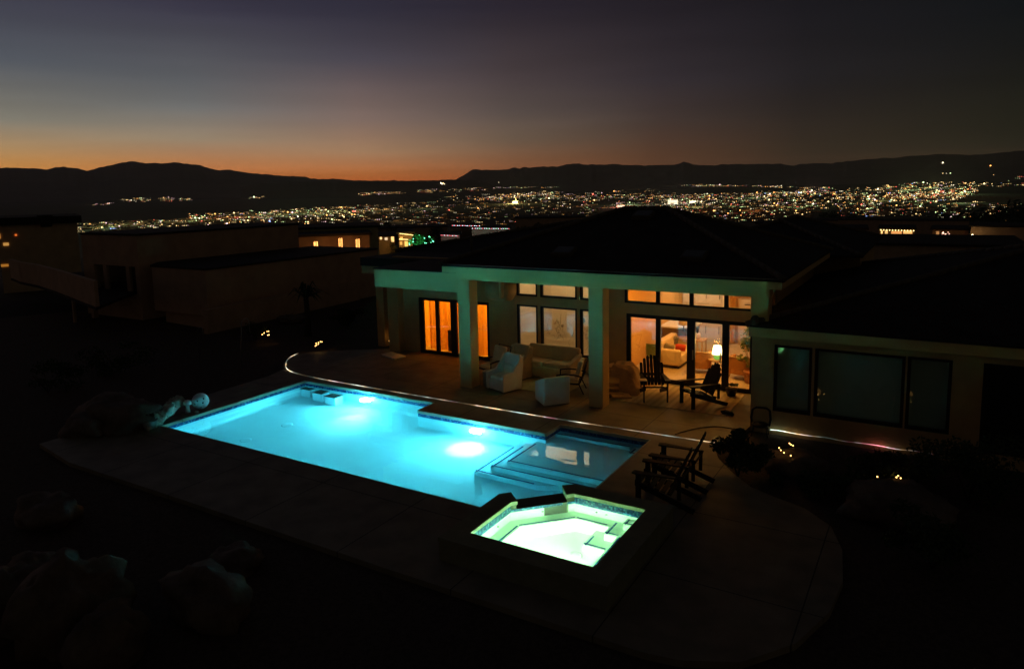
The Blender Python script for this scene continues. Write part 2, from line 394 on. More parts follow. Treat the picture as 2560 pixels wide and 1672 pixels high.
# faint cloud streaks low in the sky
mpn = N.new('ShaderNodeMapping'); mpn.inputs['Scale'].default_value = (2, 2, 26); L.new(tc.outputs['Generated'], mpn.inputs[0])
cn = N.new('ShaderNodeTexNoise'); cn.inputs['Scale'].default_value = 1.6; cn.inputs['Detail'].default_value = 4; L.new(mpn.outputs[0], cn.inputs['Vector'])
cr = N.new('ShaderNodeMapRange'); cr.inputs['From Min'].default_value = .3; cr.inputs['From Max'].default_value = .7
cr.inputs['To Min'].default_value = .93; cr.inputs['To Max'].default_value = 1.06; L.new(cn.outputs[0], cr.inputs['Value'])
# the sky is seen through the valley air, so it is brighter behind it
mz = N.new('ShaderNodeMath'); mz.operation = 'MAXIMUM'; mz.inputs[1].default_value = .034; L.new(sep.outputs[2], mz.inputs[0])
dv = N.new('ShaderNodeMath'); dv.operation = 'DIVIDE'; dv.inputs[0].default_value = 1490*1.7e-5; L.new(mz.outputs[0], dv.inputs[1])
ex = N.new('ShaderNodeMath'); ex.operation = 'EXPONENT'; L.new(dv.outputs[0], ex.inputs[0])
ml = N.new('ShaderNodeMath'); ml.operation = 'MULTIPLY'; L.new(ex.outputs[0], ml.inputs[0]); L.new(cr.outputs[0], ml.inputs[1])
L.new(cur, bg.inputs['Color']); L.new(ml.outputs[0], bg.inputs['Strength'])

# ------------------------------------------------------------------ terrain, valley, mountains
def smooth(a, b, x): t = min(1, max(0, (x-a)/(b-a))); return t*t*(3-2*t)
def lerp(a, b, t): return a+(b-a)*t
def terr(x, y):
    dx, dy = x-CAM[0], y-CAM[1]; d = math.hypot(dx, dy)
    rel = math.degrees(math.atan2(dx, dy))-math.degrees(YAW)
    z = -.12-3.6*smooth(48, 135, d)
    if d > 135: z = lerp(-3.72, -8, min(1, (d-135)/65))
    if d > 200: z = lerp(-8, -100, min(1, (d-200)/1500))
    if d > 1700: z = -100+(min(d, 40000)-1700)*lerp(.0028, .0062, smooth(-5, 32, rel))
    if d > 150: z += noise.noise(Vector((x/700, y/700, 0)))*min(6, d/220)*.6
    return z
vs = []; fs = []
rings = [3, 8, 14, 22, 32, 45, 60, 80, 105, 135, 170, 210, 300, 420, 600, 850, 1200, 1700, 2100, 2600, 3200, 4000, 5000, 6200, 7600, 9300, 11500, 14000, 17000, 21000, 26000, 32000, 40000]
azs = [i*1.0 for i in range(0, 360, 2)]
vs.append((CAM[0], CAM[1], -.12))
for r in rings:
    for a in azs:
        x = CAM[0]+r*math.sin(R_(a)); y = CAM[1]+r*math.cos(R_(a)); vs.append((x, y, terr(x, y)))
n = len(azs)
for k in range(n): fs.append((0, 1+(k+1) % n, 1+k))
for i in range(len(rings)-1):
    for k in range(n):
        fs.append((1+i*n+k, 1+i*n+(k+1) % n, 1+(i+1)*n+(k+1) % n, 1+(i+1)*n+k))
fs = [tuple(reversed(f)) for f in fs]
g = MB(); g.add(vs, fs, True)
BV = [list(vs), [tuple(f) for f in fs]]
# cut away the terrain under deck and pool: the inner rings stay below them
for i, v in enumerate(g.v):
    d = math.hypot(v[0]-CAM[0], v[1]-CAM[1])
    if d < 34: g.v[i] = (v[0], v[1], -1.9)
gr = g.build('ground', M['valley']); tag(gr, kind='structure')

def ranges(name, sil, Rm, depth, rough, seed):
    """a mountain range: its crest follows the given skyline, with real foothills before and behind"""
    vs = []; fs = []; xs = []; px0, px1 = sil[0][0], sil[-1][0]
    K = 18; steps = int((px1-px0)/4)
    for i in range(steps+1):
        px = px0+(px1-px0)*i/steps
        for a, b in zip(sil, sil[1:]):
            if a[0] <= px <= b[0]: py = lerp(a[1], b[1], (px-a[0])/(b[0]-a[0])); break
        py += noise.noise(Vector((px/37, seed, 0)))*3+noise.noise(Vector((px/11, seed, 3)))*1.5
        d = ray(px, py); h = math.hypot(d[0], d[1]); ux, uy = d[0]/h, d[1]/h; top = CAM[2]+Rm*d[2]/h
        for k in range(K+1):
            t = k/K; s = -1+1.8*t; r = Rm+s*depth; x = CAM[0]+ux*r; y = CAM[1]+uy*r
            base = terr(x, y)-30
            prof = (1-abs(s))**1.1 if s < 0 else (1-s)
            if s == 0 or abs(s) < 1e-6: prof = 1
            z = base+(top-base)*max(0, prof)
            fold = noise.noise(Vector((x/1500+seed, y/1500, 0)))*.6+noise.noise(Vector((x/500, y/500+seed, 0)))*.4
            z += -abs(fold)*rough*(1-abs(prof-.5)*2)*(top-base)
            vs.append((x, y, z))
    K1 = K+1
    for i in range(steps):
        for k in range(K): fs.append((i*K1+k, (i+1)*K1+k, (i+1)*K1+k+1, i*K1+k+1))
    b = len(BV[0]); BV[0].extend(vs); BV[1].extend([tuple(b+q for q in f) for f in fs])
    g = MB(); g.add(vs, fs, True); o = g.build(name, M['mountain']); return tag(o, kind='structure')
K0 = None
ranges('mountains', [(-700, 430), (-400, 415), (-150, 425), (0, 420), (60, 419.5), (85, 422), (117, 424), (140, 419), (159, 416), (190, 421), (217, 428), (240, 421), (265, 415), (299, 408), (335, 403), (363, 409), (385, 407), (412, 409), (446, 406), (470, 409), (492, 413), (548, 426), (567, 424), (624, 433), (654, 434), (685, 439), (734, 440), (775, 446), (809, 448.5), (832, 445.5), (866, 450), (900, 452), (1000, 453.5), (1120, 452), (1260, 458)], 26000, 9000, .3, 2)
ranges('mesa', [(600, 468), (640, 461), (690, 456), (800, 453), (900, 452.5), (1040, 451.5), (1095, 451), (1115, 449.5), (1190, 450.5), (1215, 455), (1240, 463), (1262, 470)], 15500, 2600, .12, 5)
ranges('mountain_range', [(1120, 462), (1136, 451), (1159, 438), (1182, 423), (1205, 425), (1231, 425), (1269, 424), (1288, 419), (1299, 422), (1307, 417), (1322, 419), (1360, 417), (1397, 416.5), (1420, 410.5), (1450, 409), (1480, 411.5), (1541, 412), (1624, 413.5), (1685, 412), (1697, 409), (1709, 405), (1722, 409), (1751, 414), (1792, 413.5), (1804, 411), (1894, 410), (1951, 410), (1985, 415), (2000, 410), (2061, 407), (2080, 410), (2091, 406), (2190, 397), (2341, 386), (2454, 387), (2560, 376), (2800, 372), (3200, 390)], 24000, 9500, .35, 9)
bvh = BVHTree.FromPolygons([Vector(v) for v in BV[0]], BV[1])
def hit(px, py):
    d = ray(px, py); h, nrm, idx, dist = bvh.ray_cast(Vector(CAM), Vector(d/np.linalg.norm(d)))
    return h, dist

# ------------------------------------------------------------------ town lights
def interp(tab, x):
    for a, b in zip(tab, tab[1:]):
        if a[0] <= x <= b[0]: return lerp(a[1], b[1], (x-a[0])/(b[0]-a[0]))
    return tab[0][1] if x < tab[0][0] else tab[-1][1]
COLS = {'warm': (1, .66, .26), 'white': (1, .86, .55), 'green': (.72, 1, .42), 'amber': (1, .42, .10), 'red': (1, .16, .10), 'blue': (.35, .5, 1), 'pink': (1, .62, .66)}
def pick(mix):
    r = rnd.random()*sum(mix.values())
    for k, v in mix.items():
        r -= v
        if r <= 0: return k
    return k
MIX = {'warm': 44, 'white': 16, 'green': 18, 'amber': 18, 'red': 4, 'blue': 1.5, 'pink': 7}
MIXW = {'warm': 30, 'white': 18, 'green': 8, 'amber': 24, 'red': 6, 'blue': 1, 'pink': 13}
MIXR = {'warm': 40, 'white': 16, 'green': 18, 'amber': 22, 'red': 8, 'blue': 2, 'pink': 7}
bands = [
 ([(0, 540), (60, 539)], [(0, 549), (60, 546)], 16, 1.2, MIXW), ([(0, 556), (60, 560)], [(0, 566), (60, 574)], 6, 1., MIX),
 ([(190, 560), (340, 552), (470, 547), (560, 536), (620, 527), (700, 526), (800, 518), (900, 515), (940, 515)],
  [(190, 582), (250, 584), (400, 575), (560, 566), (760, 563), (940, 564)], 620, 1.5, MIX),
 ([(470, 535), (560, 533), (700, 526), (900, 514)], [(470, 555), (560, 558), (700, 556), (900, 550)], 330, 1.9, MIX),
 ([(900, 511), (960, 512), (1040, 505), (1140, 486), (1300, 482), (1480, 480)], [(900, 563), (1100, 564), (1300, 560), (1480, 552)], 620, .85, MIXW),
 ([(1190, 497), (1260, 488), (1340, 480), (1400, 480)], [(1190, 502), (1260, 498), (1340, 491), (1400, 489)], 170, 1.3, MIXW),
 ([(1340, 490), (1700, 486), (1990, 480)], [(1340, 500), (1700, 496), (1990, 490)], 240, 1.1, MIXW),
 ([(1450, 478), (1560, 474), (1620, 470), (1700, 486), (1990, 476)], [(1450, 545), (1700, 540), (1990, 530)], 420, 1., MIXW),
 ([(1650, 497), (1750, 488), (1990, 478), (2020, 466)], [(1650, 520), (1800, 556), (1960, 552), (2080, 540)], 560, 1.5, MIXR),
 ([(1990, 468), (2150, 470), (2220, 460), (2300, 457), (2430, 455), (2440, 462)], [(1990, 520), (2200, 525), (2400, 500), (2440, 475)], 620, 1.7, MIXR),
 ([(2150, 490), (2300, 480), (2420, 478)], [(2150, 512), (2300, 498), (2420, 490)], 240, 2.1, MIXR),
 ([(2090, 520), (2400, 505), (2480, 505)], [(2090, 540), (2400, 545), (2500, 548)], 200, 1., MIXR),
 ([(1660, 461), (2000, 466)], [(1660, 465), (2000, 470)], 75, 1.1, MIXW),
 ([(1035, 472), (1240, 470)], [(1035, 482), (1240, 478)], 60, .9, MIXW),
 ([(1240, 468), (1390, 467)], [(1240, 472), (1390, 470)], 26, .7, MIXW),
 ([(895, 482), (1000, 480)], [(895, 489), (1000, 485)], 60, 1., MIXW),
 ([(302, 497), (400, 493), (482, 497)], [(302, 507), (400, 504), (482, 502)], 60, 1., MIXW),
 ([(232, 511), (268, 509)], [(232, 514), (268, 512)], 8, 1., MIXW), ([(622, 493), (656, 492)], [(622, 498), (656, 496)], 14, 1.3, MIXW),
 ([(2430, 458), (2560, 440)], [(2430, 466), (2560, 470)], 34, 1., MIXR),
 ([(2470, 512), (2560, 505)], [(2470, 562), (2560, 560)], 60, 1., MIXR),
]
lamps = []
for top, bot, cnt, br, mix in bands:
    cnt = int(cnt*2.1)
    x0, x1 = top[0][0], top[-1][0]; i = 0
    while i < cnt:
        # short runs of lamps along a street
        px = rnd.uniform(x0, x1); ya, yb = interp(top, px), interp(bot, px); py = ya+(yb-ya)*rnd.random()
        run = rnd.choice([1, 1, 2, 3, 5]) ; col = pick(mix); step = rnd.uniform(2.2, 5.5); sl = rnd.uniform(-.12, .08); i += run
        for k in range(run):
            b = br*math.exp(rnd.gauss(-1.15, .95)); lamps.append((px+k*step+rnd.uniform(-.6, .6), py+sl*k*step+rnd.uniform(-.25, .25), b, col if rnd.random() < .8 else pick(mix)))
for px, py, b, c in [(2357, 408.5, 5, 'white'), (2476, 416, 4, 'amber'), (2357, 434.5, 2, 'warm'), (2366, 434.5, 1.2, 'white'), (2376, 434.6, 3, 'green'), (2484, 438, 1, 'warm'),
                     (1105, 461, 6, 'white'), (1108, 459.5, 6, 'warm'), (1102, 459, 4, 'white'), (1111, 461.5, 3, 'white'), (1247, 457, 1.6, 'white'), (1574, 508, 9, 'green'), (1288, 504, 2, 'warm')]:
    lamps.append((px, py, b, c))
lamps = [(px, py, b, c, *hit(px, py)) for px, py, b, c in lamps]
lamps = [l for l in lamps if l[4] is not None and l[5] > 900]
lamps.sort(key=lambda l: -l[2])
ICO_V = [(0, 0, 1), (.894, 0, .447), (.276, .851, .447), (-.724, .526, .447), (-.724, -.526, .447), (.276, -.851, .447), (.724, .526, -.447), (-.276, .851, -.447), (-.894, 0, -.447), (-.276, -.851, -.447), (.724, -.526, -.447), (0, 0, -1)]
ICO_F = [(0, 1, 2), (0, 2, 3), (0, 3, 4), (0, 4, 5), (0, 5, 1), (1, 6, 2), (2, 7, 3), (3, 8, 4), (4, 9, 5), (5, 10, 1), (6, 7, 2), (7, 8, 3), (8, 9, 4), (9, 10, 5), (10, 6, 1), (11, 7, 6), (11, 8, 7), (11, 9, 8), (11, 10, 9), (11, 6, 10)]
NI = 260
big = lamps[:NI]; rest = lamps[NI:]
icome = {}
for cname, col in COLS.items():
    for lv in range(3):
        g = MB(); g.add(ICO_V, ICO_F); me = bpy.data.meshes.new('town_lamp')
        me.from_pydata(g.v, [], g.f); me.materials.append(emis(f'town_{cname}_{lv}', col, (1.5, 2.4, 5)[lv])); icome[(cname, lv)] = me
ADJ = {'warm': 'warm yellow', 'white': 'white', 'green': 'greenish white', 'amber': 'orange', 'red': 'red', 'blue': 'blue', 'pink': 'pinkish'}
for px, py, b, c, h, dist in big:
    lv = 0 if b < 2.2 else (1 if b < 3.6 else 2); r = dist/FOC*rnd.uniform(.85, 1.15)*(1+.25*lv)
    o = bpy.data.objects.new('town_lamp', icome[(c, lv)]); C.objects.link(o); o.location = h+Vector((0, 0, r*.8)); o.scale = (r, r, r)
    tag(o, f'one of the brightest {ADJ[c]} lamps of the town in the valley', 'town lamp', f'brightest {ADJ[c]} lamps of the town')
g = MB(); cols = []
for px, py, b, c, h, dist in rest:
    r = dist/FOC*(.55+.25*min(1.5, b)); e = min(2.6, .30+1.25*b); cc = COLS[c]
    g.add([(h.x+v[0]*r, h.y+v[1]*r, h.z+r*.8+v[2]*r) for v in ICO_V], ICO_F); cols += [(cc[0]*e, cc[1]*e, cc[2]*e, 1)]*12
o = g.build('town_lights', M['town']); tag(o, 'countless small lights of the town spread over the dark valley floor', 'town lights', kind='stuff')
ca = o.data.color_attributes.new('lamp', 'FLOAT_COLOR', 'POINT'); ca.data.foreach_set('color', [q for c in cols for q in c])
# low buildings among the lamps, lit by street lighting
g = MB(); r2 = random.Random(3)
for l in lamps[::4]:
    h, dist = l[4], l[5]
    if dist > 9000: continue
    a = r2.uniform(0, 3.14); w, dd, hh = r2.uniform(10, 26), r2.uniform(10, 20), r2.uniform(3, 7)
    g.obox((h.x+r2.uniform(-25, 25), h.y+r2.uniform(10, 35), h.z+hh/2-1), (w, dd, hh+2), (0, 0, a))
o = g.build('town_buildings', M['far_stucco']); tag(o, 'low pale buildings of the town seen between its street lights', 'town buildings', kind='stuff')
# street lighting that washes over the ground
for px, py, P, c in [(245, 572, 1, 'green'), (300, 566, 1, 'green'), (380, 563, .7, 'warm'), (470, 556, 1, 'green'), (540, 549, 1, 'amber'), (600, 546, 1.2, 'red'), (660, 545, 1.4, 'white'), (700, 540, 1.5, 'green'), (740, 535, 1.6, 'green'),
                      (800, 536, 1.8, 'green'), (850, 530, 1.8, 'green'), (900, 530, 1.5, 'warm'), (960, 525, 1.2, 'warm'), (1060, 522, .7, 'green'), (1000, 555, .5, 'warm'), (1290, 507, .8, 'warm'), (1380, 494, 1, 'green'), (1560, 515, 1.5, 'red'), (1575, 512, 2.5, 'green'), (1690, 500, 1.2, 'white'),
                      (1740, 520, 1.2, 'green'), (1880, 495, 1.3, 'green'), (1880, 530, 1.2, 'amber'), (1990, 520, 1., 'green'), (2030, 480, 1.2, 'pink'), (2180, 505, 1.4, 'green'), (2260, 476, 1.6, 'green'), (2330, 470, 1.8, 'green'), (2330, 492, 2, 'amber'),
                      (2400, 486, 1.8, 'green'), (2400, 508, 1.2, 'green'), (2250, 495, 1.4, 'amber')]:
    h, dist = hit(px, py)
    if h is None: continue
    light('POINT', h+Vector((0, 0, 25)), P*(dist/1000)**2*9000, COLS[c], radius=8, name='street_glow')

# ------------------------------------------------------------------ yard and deck
ZW = -.15; ZS = .235
POOL = [(0, 0), (10.81, 0), (11.87, 1.03), (11.95, 1.03), (11.95, 5.12), (9.46, 5.12), (9.46, 4.33), (5.36, 4.33), (5.36, 5.12), (0, 5.12)]
CUT = [(0, 0), (10.81, 0), (10.81, -1.97), (13.85, -1.97), (13.85, 1.03), (11.95, 1.03), (11.95, 5.12), (9.46, 5.12), (9.46, 4.33), (5.36, 4.33), (5.36, 5.12), (0, 5.12)]
DECK = [(-1.5, -2.3), (.5, -2.62), (5, -2.6), (10, -2.62), (14.62, -2.58), (15.1, -2.5), (15.8, -2.15), (16.35, -1.4), (16.65, -.4), (16.72, .57), (16.6, 1.6), (16.33, 2.4), (15.8, 2.95), (15.2, 3.2), (14.7, 3.45), (14.2, 4.0), (13.7, 4.7), (13.45, 5.3), (13.5, 5.9), (13.75, 6.5), (13.83, 7.2),
        (13.83, 10.15), (-.4, 10.15), (-1.2, 9.7), (-2.2, 9.0), (-3.1, 8.2), (-3.2, 7.3), (-2.6, 6.5), (-1.9, 5.9), (-1.6, 5.0), (-1.5, 2)]
def holed(outer, hole, z):
    tr = tessellate_polygon([[Vector((a[0], a[1], 0)) for a in outer], [Vector((a[0], a[1], 0)) for a in hole]])
    p = outer+hole; fs = []
    for t in tr:
        a, b, c = [p[i] for i in t]; ccw = (b[0]-a[0])*(c[1]-a[1])-(b[1]-a[1])*(c[0]-a[0]) > 0
        fs.append(tuple(t) if ccw else tuple(reversed(t)))
    return [(a[0], a[1], z) for a in p], fs
g = MB(); g.add(*holed(DECK, CUT, 0)); n = len(DECK)
g.walls(DECK, -.35, 0, inward=False); g.walls(CUT, -.19, 0, inward=True)
tag(g.build('patio', M['deck']), kind='structure')
big_c = [(CAM[0]+46*math.cos(R_(a)), CAM[1]+46*math.sin(R_(a))) for a in range(0, 360, 6)]
g = MB(); g.add(*holed(big_c, DECK, -.1)); tag(g.build('yard', M['gravel']), kind='structure')

# ------------------------------------------------------------------ swimming pool
pool = empty('swimming_pool', (0, 0, 0), 0, 'large angular swimming pool glowing turquoise with lit steps at its right end', 'pool')
def loop_wall(g, pts, z0, z1, closed=False):
    """vertical faces along an open path; pool side is to the left of travel"""
    for a, b in zip(pts, pts[1:]+([pts[0]] if closed else [])):
        g.add([(a[0], a[1], z0), (b[0], b[1], z0), (b[0], b[1], z1), (a[0], a[1], z1)], [(0, 1, 2, 3)])
POPEN = [POOL[2], POOL[3], POOL[4], POOL[5], POOL[6], POOL[7], POOL[8], POOL[9], POOL[0], POOL[1]]
# coping with thin joints between its blocks
def inset(p, d):
    n = len(p); o = []
    for i in range(n):
        a, b, c = Vector(p[i-1]), Vector(p[i]), Vector(p[(i+1) % n])
        e1, e2 = (b-a).normalized(), (c-b).normalized(); n1, n2 = Vector((-e1.y, e1.x)), Vector((-e2.y, e2.x))
        k = (n1+n2); k /= max(.3, k.length_squared/2); o.append((b.x+k.x*d, b.y+k.y*d))
    return o
g = MB()
for i in range(len(POPEN)-1):
    a, b = Vector(POPEN[i]), Vector(POPEN[i+1]); ln = (b-a).length; k = max(1, round(ln/.62)); e = (b-a).normalized(); nn = Vector((-e.y, e.x))
    if ln < .2: k = 1
    for j in range(k):
        p, q = a+e*(ln*j/k+.006), a+e*(ln*(j+1)/k-.006)
        o, ii = -nn*.004, nn*.03
        P4 = [(p+o)[:], (q+o)[:], (q+ii)[:], (p+ii)[:]]
        g.prism([(x[0], x[1]) for x in P4], -.072, .006)
g.build('coping', M['coping'], pool)
tin = inset(POOL, .004); g = MB(); loop_wall(g, tin, -.22, -.0725, True); g.build('tile_band', M['tile'], pool)
g = MB(); loop_wall(g, POPEN, -1.2, -.2); g.poly(POOL, -1.2)
# rounded foot of the walls
pi1 = inset(POOL, .12); n = len(POOL)
vs = [(a[0], a[1], -1.05) for a in inset(POOL, .001)]+[(a[0], a[1], -1.155) for a in inset(POOL, .035)]+[(a[0], a[1], -1.197) for a in pi1]
g.add(vs, [(k*n+i, k*n+(i+1) % n, (k+1)*n+(i+1) % n, (k+1)*n+i) for k in range(2) for i in range(n)], True)
shell = g.build('basin', M['plaster'], pool)
def strip(g, pts, z, w=.045, side=1):
    for a, b in zip(pts, pts[1:]):
        a, b = Vector(a), Vector(b); e = (b-a).normalized(); nn = Vector((-e.y, e.x))*side
        q = [a+nn*.035, b+nn*.035, b+nn*(.035+w), a+nn*(.035+w)]; g.prism([(v.x, v.y) for v in q], z-.01, z+.003)
g = MB(); g.prism([(9.18, 2.86), (11.95, 2.86), (11.95, 5.12), (9.46, 5.12), (9.46, 4.33), (9.18, 4.33)], -1.2, -.45, bottom=False)
lg = g.build('tanning_ledge', M['plaster'], pool, bevel=.015)
g = MB(); strip(g, [(11.94, 2.86), (9.18, 2.86), (9.18, 4.2)], -.45, side=-1); g.build('tile_trim', M['tile'], lg)
g = MB(); g.prism([(8.87, 2.62), (11.95, 2.62), (11.95, 2.86), (9.18, 2.86), (9.18, 4.33), (8.87, 4.33)], -1.2, -.7, bottom=False); st = g.build('step', M['plaster'], pool, bevel=.012)
g = MB(); strip(g, [(11.94, 2.62), (8.87, 2.62), (8.87, 4.1)], -.7, side=-1); g.build('tile_trim', M['tile'], st)
g = MB(); g.prism([(8.56, 2.40), (10.25, 2.40), (10.7, 2.62), (8.87, 2.62), (8.87, 4.33), (8.56, 4.33)], -1.2, -.95, bottom=False); st = g.build('step', M['plaster'], pool, bevel=.012)
g = MB(); strip(g, [(10.15, 2.40), (8.56, 2.40), (8.56, 4.15)], -.95, side=-1); g.build('tile_trim', M['tile'], st)
g = MB(); g.prism([(9.46, 4.86), (11.5, 4.86), (11.5, 5.12), (9.46, 5.12)], -.45, -.24, bottom=False); g.prism([(11.6, 4.5), (11.95, 4.5), (11.95, 4.85), (11.6, 4.85)], -.45, -.24, bottom=False)
bn = g.build('bench', M['plaster'], pool, bevel=.008)
g = MB(); strip(g, [(11.5, 4.86), (9.46, 4.86)], -.24, .05, side=-1); strip(g, [(11.94, 4.5), (11.6, 4.5), (11.6, 4.84)], -.24, side=-1); g.build('tile_trim', M['tile'], bn)
for x0, y0, w in ((.04, 4.88, .42), (.72, 4.74, .42), (1.38, 4.62, .46)):
    g = MB(); g.box(x0, x0+w, y0, y0+.34, -1.2, -.36); b = g.build('seat_block', M['plaster'], pool, bevel=.01)
    g = MB(); g.box(x0-.01, x0+w+.01, y0-.01, y0+.35, -.36, -.33); g.build('block_top', M['block_top'], b)
for px, py in ((718, 1061), (615, 1099)):
    cx, cy = ((1.83, 2.70), (1.79, 1.30))[px < 700]
    g = MB(); g.lathe([(.16, 0), (.155, .004), (.13, .006), (.02, .006)], (cx, cy, -1.2), 20); g.build('floor_drain', M['plaster'], pool)
LAMP = emis('lamp_lens', (.75, 1, 1), 26)
for x, y in ((2.80, 5.12), (7.42, 4.33)):
    g = MB(); vs = []
    for rr, dy in ((.0, -.07), (.055, -.065), (.085, -.03)):
        vs += [(x+rr*math.cos(a*math.pi/8), y+dy, -.62+rr*math.sin(a*math.pi/8)) for a in range(16)]
    g.add(vs, [(k*16+i, k*16+(i+1) % 16, (k+1)*16+(i+1) % 16, (k+1)*16+i) for k in range(2) for i in range(16)], True)
    lens = g.build('pool_lamp', LAMP, pool)
    g = MB(); g.tube([(x+.1*math.cos(a*math.pi/8), y-.02, -.62+.1*math.sin(a*math.pi/8)) for a in range(17)], .016, 6, caps=False); g.build('lamp_ring', M['steel'], lens)
    big_ = 1 if x < 4 else 1.9
    if x < 4: light('SPOT', (x+.1, y-.36, -.34), 190, (.30, 1, .86), (3.22, 3.80, -1.2), .06, angle=R_(62), blend=1, name='pool_spot')
    else: light('SPOT', (x+.03, y-.34, -.34), 420, (.50, 1, .86), (7.46, 3.70, -1.2), .06, angle=R_(66), blend=1, name='pool_spot')
    light('SPOT', (x, y-.16, -.34 if x < 4 else -.27), 260, (.105, .84, 1), (x, y-1.3, -.55), .22, angle=R_(172), blend=.5, name='pool_flood')
    light('POINT', (x, y-.18, -.45), 60, (.12, .86, 1), radius=.06, name='pool_glow')
g = MB(); g.poly([(a[0], a[1]) for a in inset(POOL, .0045)], ZW); w = g.build('water', M['water']); tag(w, kind='structure')

# ------------------------------------------------------------------ raised spa
spa = empty('hot_tub', (12.3, -.5, 0), 0, 'raised square hot tub glowing pale green beside the pool, with a spillway at its corner', 'hot tub')
SI = [(11.17, -1.6), (13.48, -1.6), (13.48, .67), (12.04, .67), (11.17, -.24)]
RING = [(10.96, .12), (10.81, -.04), (10.81, -1.97), (13.85, -1.97), (13.85, 1.03), (11.87, 1.03), (11.69, .88), (11.94, .56), (12.04, .67), (13.48, .67), (13.48, -1.6), (11.17, -1.6), (11.17, -.24), (11.25, -.15)]
RINGW = RING[:8]+[(12.03, .69), (13.50, .69), (13.50, -1.62), (11.15, -1.62), (11.15, -.23), (11.245, -.145)]
g = MB(); g.prism(RINGW, -1.3, .327, top=True, bottom=False); g.build('tub_wall', M['spa_shaded'], spa)
def offset_ring(p, d):
    out = []
    n = len(p)
    ar = sum(p[i][0]*p[(i+1) % n][1]-p[(i+1) % n][0]*p[i][1] for i in range(n))
    return inset(p, -d if ar > 0 else d)
g = MB(); g.prism(offset_ring(RING, .012), .327, .40); g.build('tub_coping', M['spa_shaded'], spa, bevel=.004)
g = MB(); IN = [RING[i] for i in (6, 7, 8, 9, 10, 11, 12, 13, 0)]
def off_in(P, d):
    o = []
    for i, b in enumerate(P):
        a = Vector(P[i-1]) if i else None; c = Vector(P[i+1]) if i < len(P)-1 else None; b = Vector(b); ns = []
        if a is not None: e = (b-a).normalized(); ns.append(Vector((e.y, -e.x)))
        if c is not None: e = (c-b).normalized(); ns.append(Vector((e.y, -e.x)))
        k = sum(ns, Vector((0, 0))); k /= max(.3, k.length_squared/len(ns)); o.append((b+k*d)[:])
    return o
for dd in (.0165,):
    Q = off_in(IN, dd)
    for a, b in zip(Q, Q[1:]): g.add([(a[0], a[1], .332), (b[0], b[1], .332), (b[0], b[1], .393), (a[0], a[1], .393)], [(0, 1, 2, 3)])
g.build('lit_coping_face', M['coping'], spa, solid=.002)  # paler skin on the same coping: its lit inner face put into colour
g = MB()
for p, q in (((11.17, -.9), 1), ((11.17, -1.3), 1)): g.box(11.181, 11.184, p[1]-.004, p[1]+.004, .33, .401)
for x in (12.45, 12.95): g.box(x-.004, x+.004, .655, .66, .33, .401)
g.build('coping_joints', M['frame'], spa)
SPILL = [(10.96, .12), (11.25, -.15), (11.94, .56), (11.69, .88)]
g = MB(); g.prism(SPILL, -1.3, .245); g.build('spillway', M['deck_dark'], spa, bevel=.01)
si2 = inset(SI, .003); g = MB(); loop_wall(g, [si2[4], si2[0], si2[1], si2[2], si2[3]], .14, .326); loop_wall(g, [si2[3], si2[4]], .14, .244); g.build('tile_band', M['tile'], spa)
g = MB(); loop_wall(g, SI, -.75, .15, True); g.poly(SI, -.75)
BEN = [(11.17, -1.6), (11.43, -1.6), (11.43, -.35), (12.19, .42), (12.87, .42), (12.87, .67), (12.04, .67), (11.17, -.24)]
g.build('tub_basin', M['spa_plaster'], spa)
g = MB(); g.prism(BEN, -.75, -.22, bottom=False); b1 = g.build('tub_bench', M['spa_plaster'], spa, bevel=.03)
g = MB(); strip(g, [(11.43, -1.6), (11.43, -.35), (12.19, .42), (12.80, .42)], -.22, .035, side=1); g.build('tile_trim', M['tile'], b1)
g = MB(); g.prism([(12.87, .15), (13.13, .15), (13.13, -1.6), (13.48, -1.6), (13.48, .67), (12.87, .67)], -.75, -.215, bottom=False); b2 = g.build('tub_step', M['spa_plaster'], spa, bevel=.02)
g = MB(); strip(g, [(12.87, .62), (12.87, .15), (13.13, .15), (13.13, -1.6)], -.215, .035, side=1); g.build('tile_trim', M['tile'], b2)
g = MB(); g.prism([(12.60, -.16), (13.13, -.16), (13.13, .15), (12.87, .15), (12.87, .42), (12.60, .42)], -.75, -.5, bottom=False); b3 = g.build('tub_step', M['spa_plaster'], spa, bevel=.02)
g = MB(); strip(g, [(12.60, .2), (12.60, -.16), (13.02, -.16)], -.5, .035, side=1); g.build('tile_trim', M['tile'], b3)
g = MB(); g.prism([(13.12, .42), (13.48, .42), (13.48, .67), (13.12, .67)], -.75, .04, bottom=False); b4 = g.build('tub_step', M['spa_plaster'], spa, bevel=.02)
g = MB(); strip(g, [(13.12, .64), (13.12, .42), (13.46, .42)], .04, .03, side=1); g.build('tile_trim', M['tile'], b4)
g = MB(); g.lathe([(.12, 0), (.12, .012), (.1, .016), (.02, .018)], (12.55, -.35, -.75), 18); g.build('floor_drain', M['spa_plaster'], spa)
for x, y in ((11.6, .21), (12.5, .66), (12.7, .66), (11.18, -.7)):
    g = MB(); g.ball((x, y, -.02), .022, 8, 5); g.build('water_jet', M['dark_metal'], spa)
light('SPOT', (12.25, -1.52, -.40), 170, (.66, 1, .66), (12.25, -.75, -.75), .06, angle=R_(100), blend=1, name='tub_spot')
light('POINT', (12.25, -1.40, -.16), 70, (.44, 1, .54), radius=.06, name='tub_glow')
g = MB(); g.poly(si2, ZS); w = g.build('water', M['water']); tag(w, kind='structure')

